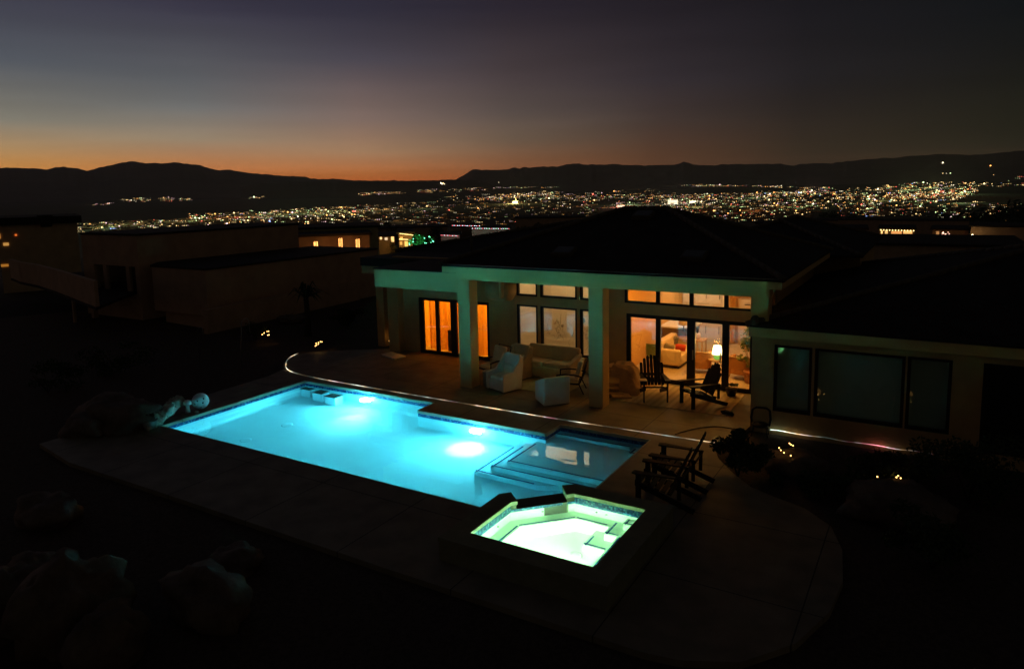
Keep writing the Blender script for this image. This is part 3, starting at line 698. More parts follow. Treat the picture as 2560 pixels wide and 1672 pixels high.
# ------------------------------------------------------------------ rope light along the patio
def catmull(P, k=8):
    P = [Vector(p) for p in P]; P = [P[0]*2-P[1]]+P+[P[-1]*2-P[-2]]; o = []
    for i in range(1, len(P)-2):
        for j in range(k):
            t = j/k; a, b, c, d = P[i-1:i+3]
            o.append(.5*((2*b)+(c-a)*t+(2*a-5*b+4*c-d)*t*t+(3*b-a-3*c+d)*t**3))
    return o+[P[-2]]
rp = [(-3.29, 7.83), (-3.1, 7.3), (-2.75, 6.8), (-2.35, 6.4), (-1.9, 6.02), (-1.4, 5.76), (-.7, 5.6), (.5, 5.5), (2.1, 5.47), (4, 5.45), (5.3, 5.45), (7, 5.45), (8.8, 5.45), (10.5, 5.5), (12.5, 5.58), (13.38, 5.62)]
pts = [Vector((p.x, p.y, .012)) for p in catmull([(a, b, 0) for a, b in rp])]
g = MB(); g.tube(pts, .008, 6); o = g.build('rope_light', M['rope']); tag(o, 'long thin rope light lying across the patio behind the pool, curling at its left end', 'rope light')
pts = [Vector((14.35+.0*i+i*.16, 7.13+.01*math.sin(i*1.7), .03+.01*math.sin(i))) for i in range(23)]
g = MB(); g.tube(pts, .008, 6); o = g.build('rope_light', M['rope']); tag(o, 'short bright rope light at the foot of the dark wing wall behind the shrubs', 'rope light')

# ------------------------------------------------------------------ the main house
house = empty('modern_house', (9.6, 10.15, 0), 0, 'modern stucco house with tall porch columns, lit sliding doors and dark hipped roof', 'house')
WY = 10.15
def holewall(g, x0, x1, z0, z1, y0, y1, holes):
    xs = sorted({x0, x1}|{h[i] for h in holes for i in (0, 1) if x0 <= h[i] <= x1}); zs = sorted({z0, z1}|{h[i] for h in holes for i in (2, 3) if z0 <= h[i] <= z1})
    def solid(i, j):
        if i < 0 or j < 0 or i >= len(xs)-1 or j >= len(zs)-1: return False
        cx, cz = (xs[i]+xs[i+1])/2, (zs[j]+zs[j+1])/2
        return not any(h[0] < cx < h[1] and h[2] < cz < h[3] for h in holes)
    for i in range(len(xs)-1):
        for j in range(len(zs)-1):
            if not solid(i, j): continue
            a, b, c, d = xs[i], xs[i+1], zs[j], zs[j+1]
            g.add([(a, y0, c), (b, y0, c), (b, y0, d), (a, y0, d)], [(0, 1, 2, 3)]); g.add([(a, y1, c), (b, y1, c), (b, y1, d), (a, y1, d)], [(3, 2, 1, 0)])
            if not solid(i-1, j): g.add([(a, y0, c), (a, y1, c), (a, y1, d), (a, y0, d)], [(3, 2, 1, 0)])
            if not solid(i+1, j): g.add([(b, y0, c), (b, y1, c), (b, y1, d), (b, y0, d)], [(0, 1, 2, 3)])
            if not solid(i, j-1): g.add([(a, y0, c), (b, y0, c), (b, y1, c), (a, y1, c)], [(3, 2, 1, 0)])
            if not solid(i, j+1): g.add([(a, y0, d), (b, y0, d), (b, y1, d), (a, y1, d)], [(0, 1, 2, 3)])
def window(name, x0, x1, z0, z1, y, panes, fw_=.07, glass='glass', depth=.09):
    """frame as one part, its panes as sub-parts; panes = list of (x0,x1) glass spans"""
    g = MB(); gz0, gz1 = z0+fw_, z1-fw_
    g.box(x0, x1, y, y+depth, z0, gz0); g.box(x0, x1, y, y+depth, gz1, z1)
    edges = [x0]+[q for p in panes for q in p]+[x1]
    for a, b in zip(edges[::2], edges[1::2]): g.box(a, b, y, y+depth, gz0, gz1)
    f = g.build(name, M['frame'], house)
    for a, b in panes:
        g = MB(); g.box(a-.005, b+.005, y+.04, y+.052, gz0-.005, gz1+.005); g.build('pane', M[glass], f)
    return f
holes = [(.86, 4.05, 0, 2.14), (5.20, 6.04, .52, 2.16), (6.14, 7.54, .52, 2.16), (7.64, 8.48, .52, 2.16), (5.20, 6.04, 2.46, 3.06), (6.14, 7.54, 2.46, 3.06), (7.64, 8.48, 2.46, 3.06),
         (9.28, 13.26, 0, 2.14), (9.22, 13.24, 2.47, 3.08)]
g = MB(); holewall(g, -.36, 13.83, 0, 3.66, WY, WY+.25, holes); g.build('wall', M['stucco'], house)
window('sliding_door', .86, 4.05, .0, 2.14, WY+.03, [(1.05, 1.62), (1.76, 2.32), (2.58, 3.16), (3.36, 3.94)], .11)
for x0, x1 in ((5.20, 6.04), (6.14, 7.54), (7.64, 8.48)):
    window('window', x0, x1, .52, 2.16, WY+.03, [(x0+.08, x1-.08)], .07)
    window('transom_window', x0, x1, 2.46, 3.06, WY+.03, [(x0+.08, x1-.08)], .07)
window('sliding_door', 9.28, 13.26, 0, 2.14, WY+.03, [(9.42, 10.26), (10.41, 11.26), (11.51, 12.33), (12.53, 13.15)], .12)
window('transom_window', 9.22, 13.24, 2.47, 3.08, WY+.03, [(9.31, 10.26), (10.38, 11.32), (11.44, 12.37), (12.49, 13.16)], .07)
for x in (11.44, 12.28):
    g = MB(); g.box(x, x+.03, WY-.02, WY+.02, .85, 1.15); g.build('door_handle', M['steel'], house)
# columns and porch beam
for x0, x1 in ((5.02, 5.46), (9.47, 9.90), (float(ony(1877, 760, 7.22)[0]), float(ony(1922, 760, 7.22)[0]))):
    g = MB(); g.box(x0, x1, 6.89 if x0 < 12 else 7.22, 7.33 if x0 < 12 else 7.62, 0 if x0 < 12 else 2.51, 3.40); g.build('column', M['trim'], house, bevel=.006)
bz = float(ony(1171, 695.7, 6.89)[2])
g = MB(); g.box(4.99, 14.30, 6.892, 7.33, 3.402, 3.655); g.build('beam', M['trim'], house)
g = MB(); g.box(4.71, 14.63, 6.54, 6.60, 3.66, 3.89); g.box(14.57, 14.63, 6.602, 15.1, 3.66, 3.89); g.box(4.71, 4.77, 6.602, 15.1, 3.66, 3.89); g.build('fascia', M['trim'], house)
g = MB(); g.box(4.772, 14.568, 6.602, 10.6, 3.657, 3.70); g.build('soffit', M['trim'], house)
def hip(name, x0, x1, y0, y1, ze, zr, over=.0, th=.05):
    h = (zr-ze); w = min(x1-x0, y1-y0)/2
    if (x1-x0) >= (y1-y0): r0, r1 = (x0+w, (y0+y1)/2), (x1-w, (y0+y1)/2)
    else: r0, r1 = ((x0+x1)/2, y0+w), ((x0+x1)/2, y1-w)
    vs = [(x0, y0, ze), (x1, y0, ze), (x1, y1, ze), (x0, y1, ze), (*r0, zr), (*r1, zr), (x0, y0, ze-th), (x1, y0, ze-th), (x1, y1, ze-th), (x0, y1, ze-th)]
    if (x1-x0) >= (y1-y0): f = [(0, 1, 5, 4), (1, 2, 5), (2, 3, 4, 5), (3, 0, 4)]
    else: f = [(0, 1, 4), (1, 2, 5, 4), (2, 3, 5), (3, 0, 4, 5)]
    f += [(6, 7, 1, 0), (7, 8, 2, 1), (8, 9, 3, 2), (9, 6, 0, 3)]
    g = MB(); g.add(vs, f); r = g.build(name, M['roof'], house)
    g = MB(); cor = [(x0, y0, ze), (x1, y0, ze), (x1, y1, ze), (x0, y1, ze)]
    ends = [r0, r1, r1, r0] if (x1-x0) >= (y1-y0) else [r0, r0, r1, r1]
    def caps(a, b):
        a, b = Vector(a), Vector(b); k = int((b-a).length/.3)
        for i in range(k):
            p, q = a.lerp(b, i/k), a.lerp(b, (i+1.12)/k); g.tube([p+Vector((0, 0, .015)), q+Vector((0, 0, .045))], [.085, .07], 7)
    for c, e in zip(cor, ends): caps(c, (*e, zr))
    if (Vector(r0)-Vector(r1)).length > .3: caps((*r0, zr), (*r1, zr))
    g.build('ridge_tiles', M['ridge'], r)
    return r
rf = hip('roof', 4.66, 14.68, 6.49, 15.1, 3.90, 5.42)
def skylight(px, py, w, d, par):
    # a low framed skylight lying in the front slope
    dd = ray(px, py); best = None
    sl = (5.42-3.90)/(4.305)
    # plane z = 3.90 + sl*(y-6.49)
    t = (3.90+sl*(CAM[1]-6.49)-CAM[2])/(dd[2]-sl*dd[1]); p = CAM+dd*t; ang = math.atan(sl)
    g = MB(); g.obox((p[0], p[1], p[2]+.06), (w, d, .12), (ang, 0, 0)); s = g.build('skylight', M['ridge'], par)
    g = MB(); g.obox((p[0], p[1]-.0, p[2]+.128), (w-.1, d-.1, .02), (ang, 0, 0)); g.build('skylight_glass', M['solar'], s)
skylight(1410, 635, .62, .5, rf); skylight(1735, 646, .62, .5, rf); skylight(1608, 543, .6, .5, rf)
g = MB(); g.tube([(1.7, 12.6, 3.6), (1.7, 12.6, 4.25)], .05, 8); g.build('vent_pipe', M['ridge'], house)
g = MB(); p = ony(1215, 600, 15.5); g.tube([(p[0], p[1], p[2]-.55), (p[0], p[1], p[2])], .04, 8); g.obox((p[0], p[1], p[2]+.03), (.6, .4, .05), (.1, 0, 0)); g.build('roof_vent', M['ridge'], house)
g = MB(); p = ony(1103, 661, 6.54); g.tube([(4.72, 6.53, 3.88), (4.72, 6.53, 4.02)], .012, 6); g.tube([(4.66, 6.51, 3.915), (14.68, 6.51, 3.905)], .018, 6); g.build('gutter_edge', M['steel'], house)
# rear roofs behind
hip('rear_roof', -2.2, 9.2, 12.5, 24.5, 3.62, 4.62)
hip('rear_roof', 9.2, 15.6, 15.2, 25, 3.7, 4.7)
g = MB(); g.box(-1.9, 8.9, 12.8, 24.2, 0, 3.57); g.box(8.95, 15.3, 18.1, 24.7, 0, 3.64); g.build('rear_wall', M['stucco'], house)
# left bay: deep fascia, flat roof
g = MB(); g.box(1.63, 5.019, 6.90, 7.05, 3.0, 3.60); g.box(1.63, 1.78, 7.052, 12.4, 3.0, 3.60); g.box(5.461, 5.56, 8.6, 8.75, 2.60, 3.65); g.build('fascia', M['trim'], house)
g = MB(); g.box(1.60, 4.70, 6.87, 12.5, 3.602, 3.64); g.box(-1.6, 1.598, 9.7, 12.5, 3.30, 3.62); g.build('flat_roof', M['roof'], house)
g = MB(); g.box(1.79, 4.9, 7.06, 10.149, 3.3, 3.35); g.build('soffit', M['stucco'], house)
g = MB(); g.box(-.38, .12, 9.80, 10.149, 0, 3.0); g.box(-1.40, -1.02, 10.3, 10.7, 0, 2.95); g.box(-1.6, .3, 9.75, 10.148, 3.0, 3.299); g.build('pilaster', M['stucco'], house)
g = MB(); g.tube([(4.60, 9.5, 2.78), (5.35, 9.5, 2.78)], .42, 20); g.build('round_duct', M['stucco'], house)
# interior shell: rooms behind the glass
def room(nm, x0, x1, y1, zc, wallm, y0=WY+.252):
    g = MB(); g.box(x0, x1, y0, y1, -.02, .012); g.build('room_floor', M['floor'], house)
    g = MB(); g.box(x0, x1, y1, y1+.1, .013, zc); g.box(x0-.1, x0, y0, y1+.1, 0, zc); g.box(x1, x1+.1, y0, y1+.1, 0, zc); g.build('room_wall', wallm, house)
    g = MB(); g.box(x0-.1, x1+.1, y0, y1+.1, zc+.002, zc+.06); g.build('room_ceiling', M['ceiling'], house)
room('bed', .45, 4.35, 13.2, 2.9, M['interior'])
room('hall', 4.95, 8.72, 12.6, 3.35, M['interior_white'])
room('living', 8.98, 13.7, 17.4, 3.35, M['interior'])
# wing on the right
WG = 7.2
wh = [(14.38, 15.26, .5, 2.20), (15.32, 17.24, .5, 2.20), (17.28, 18.15, .5, 2.21), (18.72, 20.6, .2, 2.21)]
g = MB(); holewall(g, 13.84, 23, -.1, 2.47, WG, WG+.25, wh); g.box(13.84, 13.984, 7.45, 13, -.1, 2.45); g.build('wing_wall', M['stucco'], house)
for x0, x1, z0, z1 in wh[:3]: window('wing_window', x0, x1, z0, z1, WG+.03, [(x0+.07, x1-.07)], .07, 'glass_wing')
window('wing_window', 18.72, 20.6, .2, 2.21, WG+.03, [(18.8, 19.6), (19.7, 20.5)], .07, 'glass_wing')
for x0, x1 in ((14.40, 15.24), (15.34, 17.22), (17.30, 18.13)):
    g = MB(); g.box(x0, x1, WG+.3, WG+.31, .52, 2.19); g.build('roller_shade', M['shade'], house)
g = MB(); g.box(18.7, 20.7, WG+.35, WG+.40, 0, 2.3); g.build('dark_backing', M['frame'], house)  # flat black sheet behind the last wing window
g = MB(); g.box(13.80, 23.2, 6.98, 7.06, 2.40, 2.68); g.box(13.80, 13.88, 7.062, 15, 2.40, 2.68); g.build('wing_fascia', M['trim'], house)
g = MB(); g.box(13.882, 23.2, 7.062, 7.45, 2.472, 2.50); g.build('soffit', M['stucco'], house)
wr = hip('wing_roof', 13.76, 28, 6.94, 20.5, 2.69, 4.35)
g = MB(); g.ball((13.92, 7.1, 2.78), .14, 10, 6, (.8, 1.6, 1)); g.build('ridge_cap', M['ridge'], wr)

# ------------------------------------------------------------------ inside the lit rooms
def wavy(x0, x1, y, z0, z1, amp=.045, k=6, ph=0):
    vs = []; n = int((x1-x0)/.018)
    for i in range(n+1):
        x = lerp(x0, x1, i/n); a = (x-x0)*k*2+ph
        yy = y+amp*1.5*(math.sin(a)+.45*math.sin(a*2.3+1))
        for zz, q in ((z0, 1.2), (lerp(z0, z1, .5), 1.), (z1, .55)): vs.append((x, y+(yy-y)*q, zz))
    f = [(i*3+j, (i+1)*3+j, (i+1)*3+j+1, i*3+j+1) for i in range(n) for j in range(2)]
    return vs, f
for i, (a, b) in enumerate(((.95, 2.38), (2.5, 3.98))):
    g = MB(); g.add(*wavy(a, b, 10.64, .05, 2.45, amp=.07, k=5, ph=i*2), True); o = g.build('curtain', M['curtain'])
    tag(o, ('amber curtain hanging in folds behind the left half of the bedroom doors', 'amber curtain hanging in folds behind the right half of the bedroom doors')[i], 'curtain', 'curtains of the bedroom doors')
o = (lambda g: (g.box(2.05, 2.42, 10.34, 10.46, .12, .92), g.build('speaker_cabinet', M['dark_metal'], bevel=.01))[1])(MB())
tag(o, 'dark upright panel standing on the floor in front of the amber curtain', 'panel')
light('AREA', (2.4, 12.0, 2.8), 200, (1, .41, .02), (2.4, 12.0, 0), size=2.6, size_y=1.8, name='bedroom_light')
light('AREA', (2.4, 10.9, 2.85), 35, (1, .41, .02), (2.4, 10.7, 0), size=2.8, size_y=.2, name='curtain_light')
light('AREA', (6.8, 11.45, 3.3), 44, (1, .72, .36), (6.8, 11.6, 0), size=3.2, size_y=1.6, name='hall_light')
light('AREA', (11.3, 11.05, 3.3), 110, (1, .40, .05), (11.3, 11.05, 0), size=3.0, size_y=.5, name='door_light')
light('AREA', (10.9, 13.6, 3.3), 84, (1, .38, .045), (10.6, 13.2, 0), size=2.6, size_y=2.6, name='living_light')
light('AREA', (9.8, 15.6, 3.3), 75, (1, .78, .45), (10.0, 15.9, 0), size=2.4, size_y=1.6, name='kitchen_light')
# mural on the back wall of the hall
mu = empty('wall_mural', (6.8, 12.59, 1.4), 0, 'large pale mural of loose line drawings on the wall behind the sofa windows', 'mural')
g = MB(); g.box(5.0, 8.7, 12.585, 12.597, .4, 2.75); g.build('mural_ground', M['interior_white'], mu)
g = MB(); gr_ = MB(); rr = random.Random(11)
def scrib(G, pts, w=.006): G.tube([(x, 12.578, z) for x, z in pts], w, 4)
for i in range(70):
    x, z = rr.uniform(5.1, 8.6), rr.uniform(.5, 1.25); k = rr.randint(3, 7); pts = [(x, z)]
    for _ in range(k): pts.append((pts[-1][0]+rr.uniform(-.07, .07), pts[-1][1]+rr.uniform(-.10, .10)))
    scrib(gr_ if i % 7 == 0 else g, pts, rr.uniform(.003, .006))
for i in range(12):
    x, z, r = rr.uniform(5.2, 8.5), rr.uniform(.7, 1.9), rr.uniform(.03, .10)
    scrib(g, [(x+r*math.cos(a*.4), z+r*1.2*math.sin(a*.4)) for a in range(rr.randint(9, 17))], .006)
for i in range(26):                                                    # dotted arc
    t = i/25; x, z = lerp(7.0, 8.3, t), 2.35-.95*t+.35*t*t; g.ball((x, 12.58, z), .013, 6, 4, (1, .3, 1))
for x, z, s in ((6.62, 1.28, .085), (7.0, 1.42, .08), (5.75, 1.0, .05)): g.ball((x, 12.58, z), s, 10, 6, (1, .06, 1.15))
scrib(g, [(5.55+.25*math.cos(a*.3), 1.75+.1*math.sin(a*.3)) for a in range(14)]); scrib(g, [(5.65, .9), (5.68, 1.2), (5.70, 1.45)])
for x in (6.5, 6.72, 7.15, 7.3): scrib(g, [(x, .6), (x+.02, .95)], .008)
g.build('ink_lines', M['ink'], mu); gr_.build('red_lines', M['ink_red'], mu)
# tall dark cabinet and framed thing high in the hall
o = (lambda g: (g.box(7.0, 8.6, 12.2, 12.57, 2.80, 3.12), g.build('wall_cabinet', M['dark_metal'], bevel=.01))[1])(MB()); tag(o, 'dark long shelf mounted high on the hall wall above the mural', 'shelf')
# kitchen
kc = empty('kitchen_island', (9.6, 15.2, 0), 0, 'kitchen island with brown curved front and pale top, behind the left door pane', 'kitchen island')
g = MB(); g.prism([(8.99+.0, 14.2), (9.6, 14.2), (9.95, 14.35), (10.1, 14.7), (10.1, 15.4), (8.99, 15.4)], .02, .95); g.build('counter_base', M['counter_brown'], kc)
g = MB(); g.prism([(8.99, 14.1), (9.7, 14.1), (10.1, 14.3), (10.25, 14.7), (10.25, 15.5), (8.99, 15.5)], .952, 1.0); g.build('counter_top', M['cabinet_white'], kc)
kb = empty('kitchen_cabinets', (10, 17.1, 0), 0, 'wall of pale kitchen cabinets at the back of the lit living room', 'cabinets')
g = MB(); g.box(9.0, 10.6, 16.9, 17.38, .02, 3.2); g.build('cabinet_body', M['cabinet_white'], kb, bevel=.01)
for x in (9.05, 9.58, 10.1):
    for z0, z1 in ((.1, .9), (1.5, 2.3), (2.35, 3.1)):
        g = MB(); g.box(x, x+.45, 16.87, 16.898, z0, z1); d_ = g.build('cabinet_door', M['cabinet_white'], kb, bevel=.004)
        g = MB(); g.box(x+.38, x+.40, 16.85, 16.868, z0+.2, z0+.5); g.build('handle', M['dark_metal'], d_)
pl = empty('pendant_lamp', (9.62, 14.4, 2.6), 0, 'clear glass pendant lamp hanging behind the left transom window', 'lamp')
g = MB(); g.lathe([(.02, .16), (.05, .14), (.09, .08), (.20, .0)], (9.62, 14.4, 2.52), 16); g.build('lamp_shade', emis('pendant', (1, .93, .8), 2.2), pl)
g = MB(); g.tube([(9.62, 14.4, 2.68), (9.62, 14.4, 3.3)], .01, 6); g.build('cord', M['dark_metal'], pl)
# cream sofa with cushions
so = empty('cream_sofa', (10.1, 12.6, 0), 0, 'cream sofa inside the living room, turned with its arm to the glass doors', 'sofa')
g = MB(); g.box(9.62, 10.48, 12.12, 13.9, .12, .46); g.build('seat', M['cream'], so, bevel=.04)
g = MB(); g.box(9.55, 10.5, 11.93, 12.12, .12, .66); g.build('arm', M['cream'], so, bevel=.06)
g = MB(); g.box(9.55, 10.5, 13.9, 14.1, .12, .66); g.build('arm', M['cream'], so, bevel=.06)
g = MB(); g.box(9.5, 9.78, 12.12, 13.9, .3, .85); g.build('backrest', M['cream'], so, bevel=.07)
g = MB(); g.box(9.6, 10.45, 11.98, 14.05, .03, .12); g.build('plinth', M['dark_wood'], so)
for nm, mt_, p, r, lb in (('cushion', 'cushion', (9.95, 12.4, .62), (.35, .3, .4), 'patterned beige cushion leaning on the cream sofa'), ('cushion', 'red', (10.25, 12.75, .58), (.7, .1, .3), 'red cushion lying on the cream sofa'), ('cushion', 'blue_grey', (9.75, 13.5, .66), (.4, .1, .5), 'blue grey cushion at the far end of the cream sofa')):
    g = MB(); g.obox(p, (.36, .13, .30), r); o = g.build(nm, M[mt_], bevel=.06); tag(o, lb, 'cushion')
# side table with a lit lamp
st = empty('side_table', (11.78, 11.75, 0), 0, 'small round side table with thin legs under the glowing table lamp', 'table')
g = MB(); g.lathe([(.0, 0), (.27, 0), (.28, .015), (.28, .03), (0, .032)], (11.78, 11.75, .52), 24); g.build('table_top', M['light_wood'], st)
for k in range(3):
    a = k*2.09+.4; g = MB(); g.tube([(11.78+.1*math.cos(a), 11.75+.1*math.sin(a), .52), (11.78+.21*math.cos(a), 11.75+.21*math.sin(a), .013)], .01, 6); g.build('leg', M['light_wood'], st)
tl = empty('table_lamp', (11.78, 11.75, .552), 0, 'glowing table lamp with a white shade and a round green base', 'lamp')
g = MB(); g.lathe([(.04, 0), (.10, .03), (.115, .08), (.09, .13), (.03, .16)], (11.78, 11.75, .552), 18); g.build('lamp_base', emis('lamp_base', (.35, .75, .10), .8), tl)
g = MB(); g.lathe([(.165, .17), (.155, .25), (.12, .45)], (11.78, 11.75, .552), 20); o = g.build('lamp_shade', emis('lamp_shade', (1, .78, .30), 6), tl)
light('POINT', (11.78, 11.75, 1.15), 34, (1, .52, .12), radius=.1, name='table_lamp_light')
def tub_chair(name, x, y, rz, lb):
    t = empty(name, (x, y, 0), rz, lb, 'armchair', 'orange armchairs in the living room')
    g = MB(); g.box(-.32, .32, -.3, .32, .28, .44); g.build('seat', M['orange_chair'], t, True, bevel=.04)
    g = MB(); g.prism([(-.36, -.36), (.36, -.36), (.38, .1), (.32, .1), (.29, -.28), (-.29, -.28), (-.32, .1), (-.38, .1)], .18, .72); g.build('backrest', M['orange_chair'], t, True, bevel=.015)
    g = MB(); g.tube([(-.37, .12, .72), (-.37, -.37, .74), (.37, -.37, .74), (.37, .12, .72)], .014, 6); g.build('rim', M['light_wood'], t, True)
    for sx in (-1, 1):
        for sy in (-1, 1):
            g = MB(); g.tube([(sx*.30, sy*.28, .28), (sx*.36, sy*.36, .013)], .016, 6); g.build('leg', M['light_wood'], t, True)
tub_chair('armchair', 11.13, 12.05, .25, 'orange armchair left of the glowing table lamp, its back to the glass')
tub_chair('armchair', 12.62, 11.85, -.2, 'orange armchair right of the glowing table lamp, beside the potted plant')
dc = empty('folding_chair', (9.72, 11.55, 0), 0, 'folding chair with green canvas back behind the left door pane', 'chair')
g = MB(); g.box(9.50, 9.86, 11.40, 11.42, .52, .92); g.build('backrest', M['green_canvas'], dc)
g = MB(); g.box(9.5, 9.9, 11.42, 11.85, .42, .44); g.build('seat', M['green_canvas'], dc)
for x in (9.47, 9.91):
    for y in (11.41, 11.84):
        g = MB(); g.tube([(x, y, .013), (x, y, .97 if y < 11.5 else .62)], .012, 6); g.build('leg', M['light_wood'], dc)
    g = MB(); g.box(x-.02, x+.02, 11.41, 11.86, .62, .645); g.build('armrest', M['light_wood'], dc)
# dresser with dark handles, shelves above
dr = empty('white_dresser', (12.1, 17.1, 0), 0, 'wide white chest with long dark handles against the back wall of the living room', 'dresser')
g = MB(); g.box(11.2, 13.3, 16.95, 17.38, .02, 1.75); g.build('chest_body', M['cabinet_white'], dr, bevel=.01)
for j in range(5):
    for x in (11.25, 12.3):
        g = MB(); g.box(x, x+.95, 16.925, 16.948, .1+j*.33, .38+j*.33); d_ = g.build('drawer', M['cabinet_white'], dr, bevel=.004)
        g = MB(); g.box(x+.2, x+.75, 16.90, 16.924, .22+j*.33, .25+j*.33); g.build('handle', M['dark_metal'], d_)
bs = empty('book_shelves', (12.3, 17.1, 2.0), 0, 'open wall shelves packed with small ornaments behind the right transom windows', 'shelves')
g = MB()
for z in (2.05, 2.45, 2.85, 3.2): g.box(11.3, 13.4, 17.0, 17.38, z, z+.04)
for x in (11.3, 12.0, 12.7, 13.36): g.box(x, x+.04, 17.0, 17.38, 2.09, 3.2)
g.build('shelf_frame', M['cabinet_white'], bs)
rr = random.Random(5)
for i in range(3):
    for z in (2.09, 2.49, 2.89):
        g = MB(); x = 11.42+i*.7
        while x < 11.42+i*.7+.46:
            w_ = rr.uniform(.025, .06); g.box(x, x+w_, 17.08, 17.25, z+.002, z+rr.uniform(.12, .27)); x += w_+.006
        g.build('ornaments', M['book'], bs)
for i, x in enumerate((10.65, 13.45)):
    g = MB(); g.add(*wavy(x, x+.28 if i else x+.5, 16.6 if i else 16.7, .05, 3.25), True); o = g.build('curtain', M['curtain']); tag(o, ('orange curtain drawn to the side at the back of the living room near the cabinets', 'orange curtain at the right edge of the living room back wall')[i], 'curtain')
o = (lambda g: (g.box(10.72, 10.9, 16.4, 16.43, .05, 3.2), g.build('white_post', M['cabinet_white']))[1])(MB()); tag(o, 'slim white post at the back of the living room beside the orange curtain', 'post')
# floor lamp left of the sofa and a twig vase
fl = empty('floor_lamp', (9.98, 14.9, 0), 0, 'shaded lamp standing behind the cream sofa', 'lamp')
g = MB(); g.lathe([(.19, 0), (.15, .36)], (9.98, 13.95, 1.15), 16); g.build('lamp_shade', M['cream'], fl)
g = MB(); g.tube([(9.98, 13.95, .9), (9.98, 13.95, 1.16)], .02, 6); g.build('lamp_stem', M['dark_metal'], fl)
g = MB(); g.box(9.75, 10.25, 13.85, 14.15, .013+.5, .53+.37); 
vz = empty('twig_vase', (10.35, 13.9, .9), 0, 'small pot with tall bare twigs beside the shaded lamp', 'vase')
g = MB(); g.lathe([(.08, 0), (.11, .1), (.09, .2)], (10.45, 14.1, .66), 14); g.build('pot', M['cream'], vz)
g = MB()
for k in range(5): g.tube([(10.45, 14.1, .8), (10.45+.05*(k-2), 14.1, 1.25), (10.45+.13*(k-2), 14.15, 1.75)], .008, 5)
g.build('twigs', M['dark_wood'], vz)
ct = empty('console_table', (10.2, 14.0, 0), 0, 'low pale console table behind the cream sofa', 'table')
g = MB(); g.box(9.6, 10.75, 13.75, 14.2+.15, .62, .66); g.build('table_top', M['light_wood'], ct)
for x in (9.65, 10.7):
    for y in (13.8, 14.3):
        g = MB(); g.box(x-.02, x+.02, y-.02, y+.02, .013, .62); g.build('leg', M['light_wood'], ct)
# potted plant by the right door
pp = empty('potted_plant', (12.93, 11.35, 0), 0, 'leafy indoor plant in a terracotta pot behind the right door pane', 'plant')
g = MB(); g.lathe([(.0, .0), (.17, 0), (.22, .34), (.235, .36), (.2, .36)], (12.93, 11.35, .013), 20); g.build('pot', M['terracotta'], pp)
g = MB()
for k in range(6):
    a = k*1.05; g.tube([(12.93, 11.35, .35), (12.93+.1*math.cos(a), 11.35+.1*math.sin(a), .8), (12.93+.28*math.cos(a), 11.35+.28*math.sin(a), 1.25)], .012, 5)
g.build('stem', M['light_wood'], pp)
g = MB(); g.leaves((12.9, 11.35, 1.35), (.36, .34, .5), 900, .09, 4, 14); g.leaves((12.8, 11.3, .75), (.25, .2, .25), 160, .1, 5, 6); g.build('foliage', mat('indoor_leaf', (.20, .28, .07), .6, .4, 8), pp)

# ------------------------------------------------------------------ patio furniture
sf = empty('patio_sofa', (6.95, 9.2, 0), -.02, 'long beige upholstered sofa under the mural windows on the porch', 'sofa')
g = MB(); g.box(-.95, .95, -.36, .40, .05, .40); g.build('base', M['linen'], sf, True, bevel=.04)
for s in (-.41, .41): g = MB(); g.obox((s, -.02, .47), (.80, .66, .17), (0, 0, 0)); g.build('seat_cushion', M['linen'], sf, True, bevel=.06)
g = MB(); g.obox((0, .40, .58), (1.9, .20, .78), (-.12, 0, 0)); g.build('backrest', M['linen'], sf, True, bevel=.07)
for s in (-1, 1):
    g = MB(); g.add([(s*.82, -.40, .05), (s*1.04, -.40, .05), (s*1.04, .46, .05), (s*.82, .46, .05), (s*.84, -.40, .58), (s*1.02, -.40, .58), (s*1.02, .46, .80), (s*.84, .46, .80)],
                    [(3, 2, 1, 0), (4, 5, 6, 7), (0, 1, 5, 4), (1, 2, 6, 5), (2, 3, 7, 6), (3, 0, 4, 7)] if s > 0 else [(0, 1, 2, 3), (7, 6, 5, 4), (4, 5, 1, 0), (5, 6, 2, 1), (6, 7, 3, 2), (7, 4, 0, 3)])
    g.build('arm', M['linen'], sf, True, bevel=.05)
def wing_chair(x, y, rz, mt_, lb, high=True):
    t = empty('armchair', (x, y, 0), rz, lb, 'armchair')
    g = MB(); g.box(-.36, .36, -.36, .34, .04, .34); g.build('base', mt_, t, True, bevel=.04)
    g = MB(); g.obox((0, -.04, .40), (.58, .60, .16)); g.build('seat_cushion', mt_, t, True, bevel=.06)
    H = 1.02 if high else .80
    g = MB(); g.obox((0, .34, (H+.3)/2+.04), (.66, .14, H-.28), (-.16, 0, 0)); g.build('backrest', mt_, t, True, bevel=.05)
    g = MB(); g.obox((0, .20, .60), (.46, .12, .32), (-.2, 0, 0)); g.build('back_cushion', mt_, t, True, bevel=.05)
    for s in (-1, 1):
        prof = [(-.40, .04), (.36, .04), (.46, H), (.30, H), (.16, .80), (-.02, .62), (-.40, .56)]
        n = len(prof); vs = [(s*.32, a, b) for a, b in prof]+[(s*.42, a, b) for a, b in prof]
        f = [tuple(range(n)), tuple(range(2*n-1, n-1, -1))]+[(i, n+i, n+(i+1) % n, (i+1) % n) for i in range(n)]
        if s > 0: f = [tuple(reversed(q)) for q in f]
        g = MB(); g.add(vs, [tuple(reversed(q)) for q in f]); g.build('wing', mt_, t, True, bevel=.03)
    return t
wing_chair(6.42, 7.28, -.32, M['white_fabric'], 'white high backed wing armchair beside the round drum table')
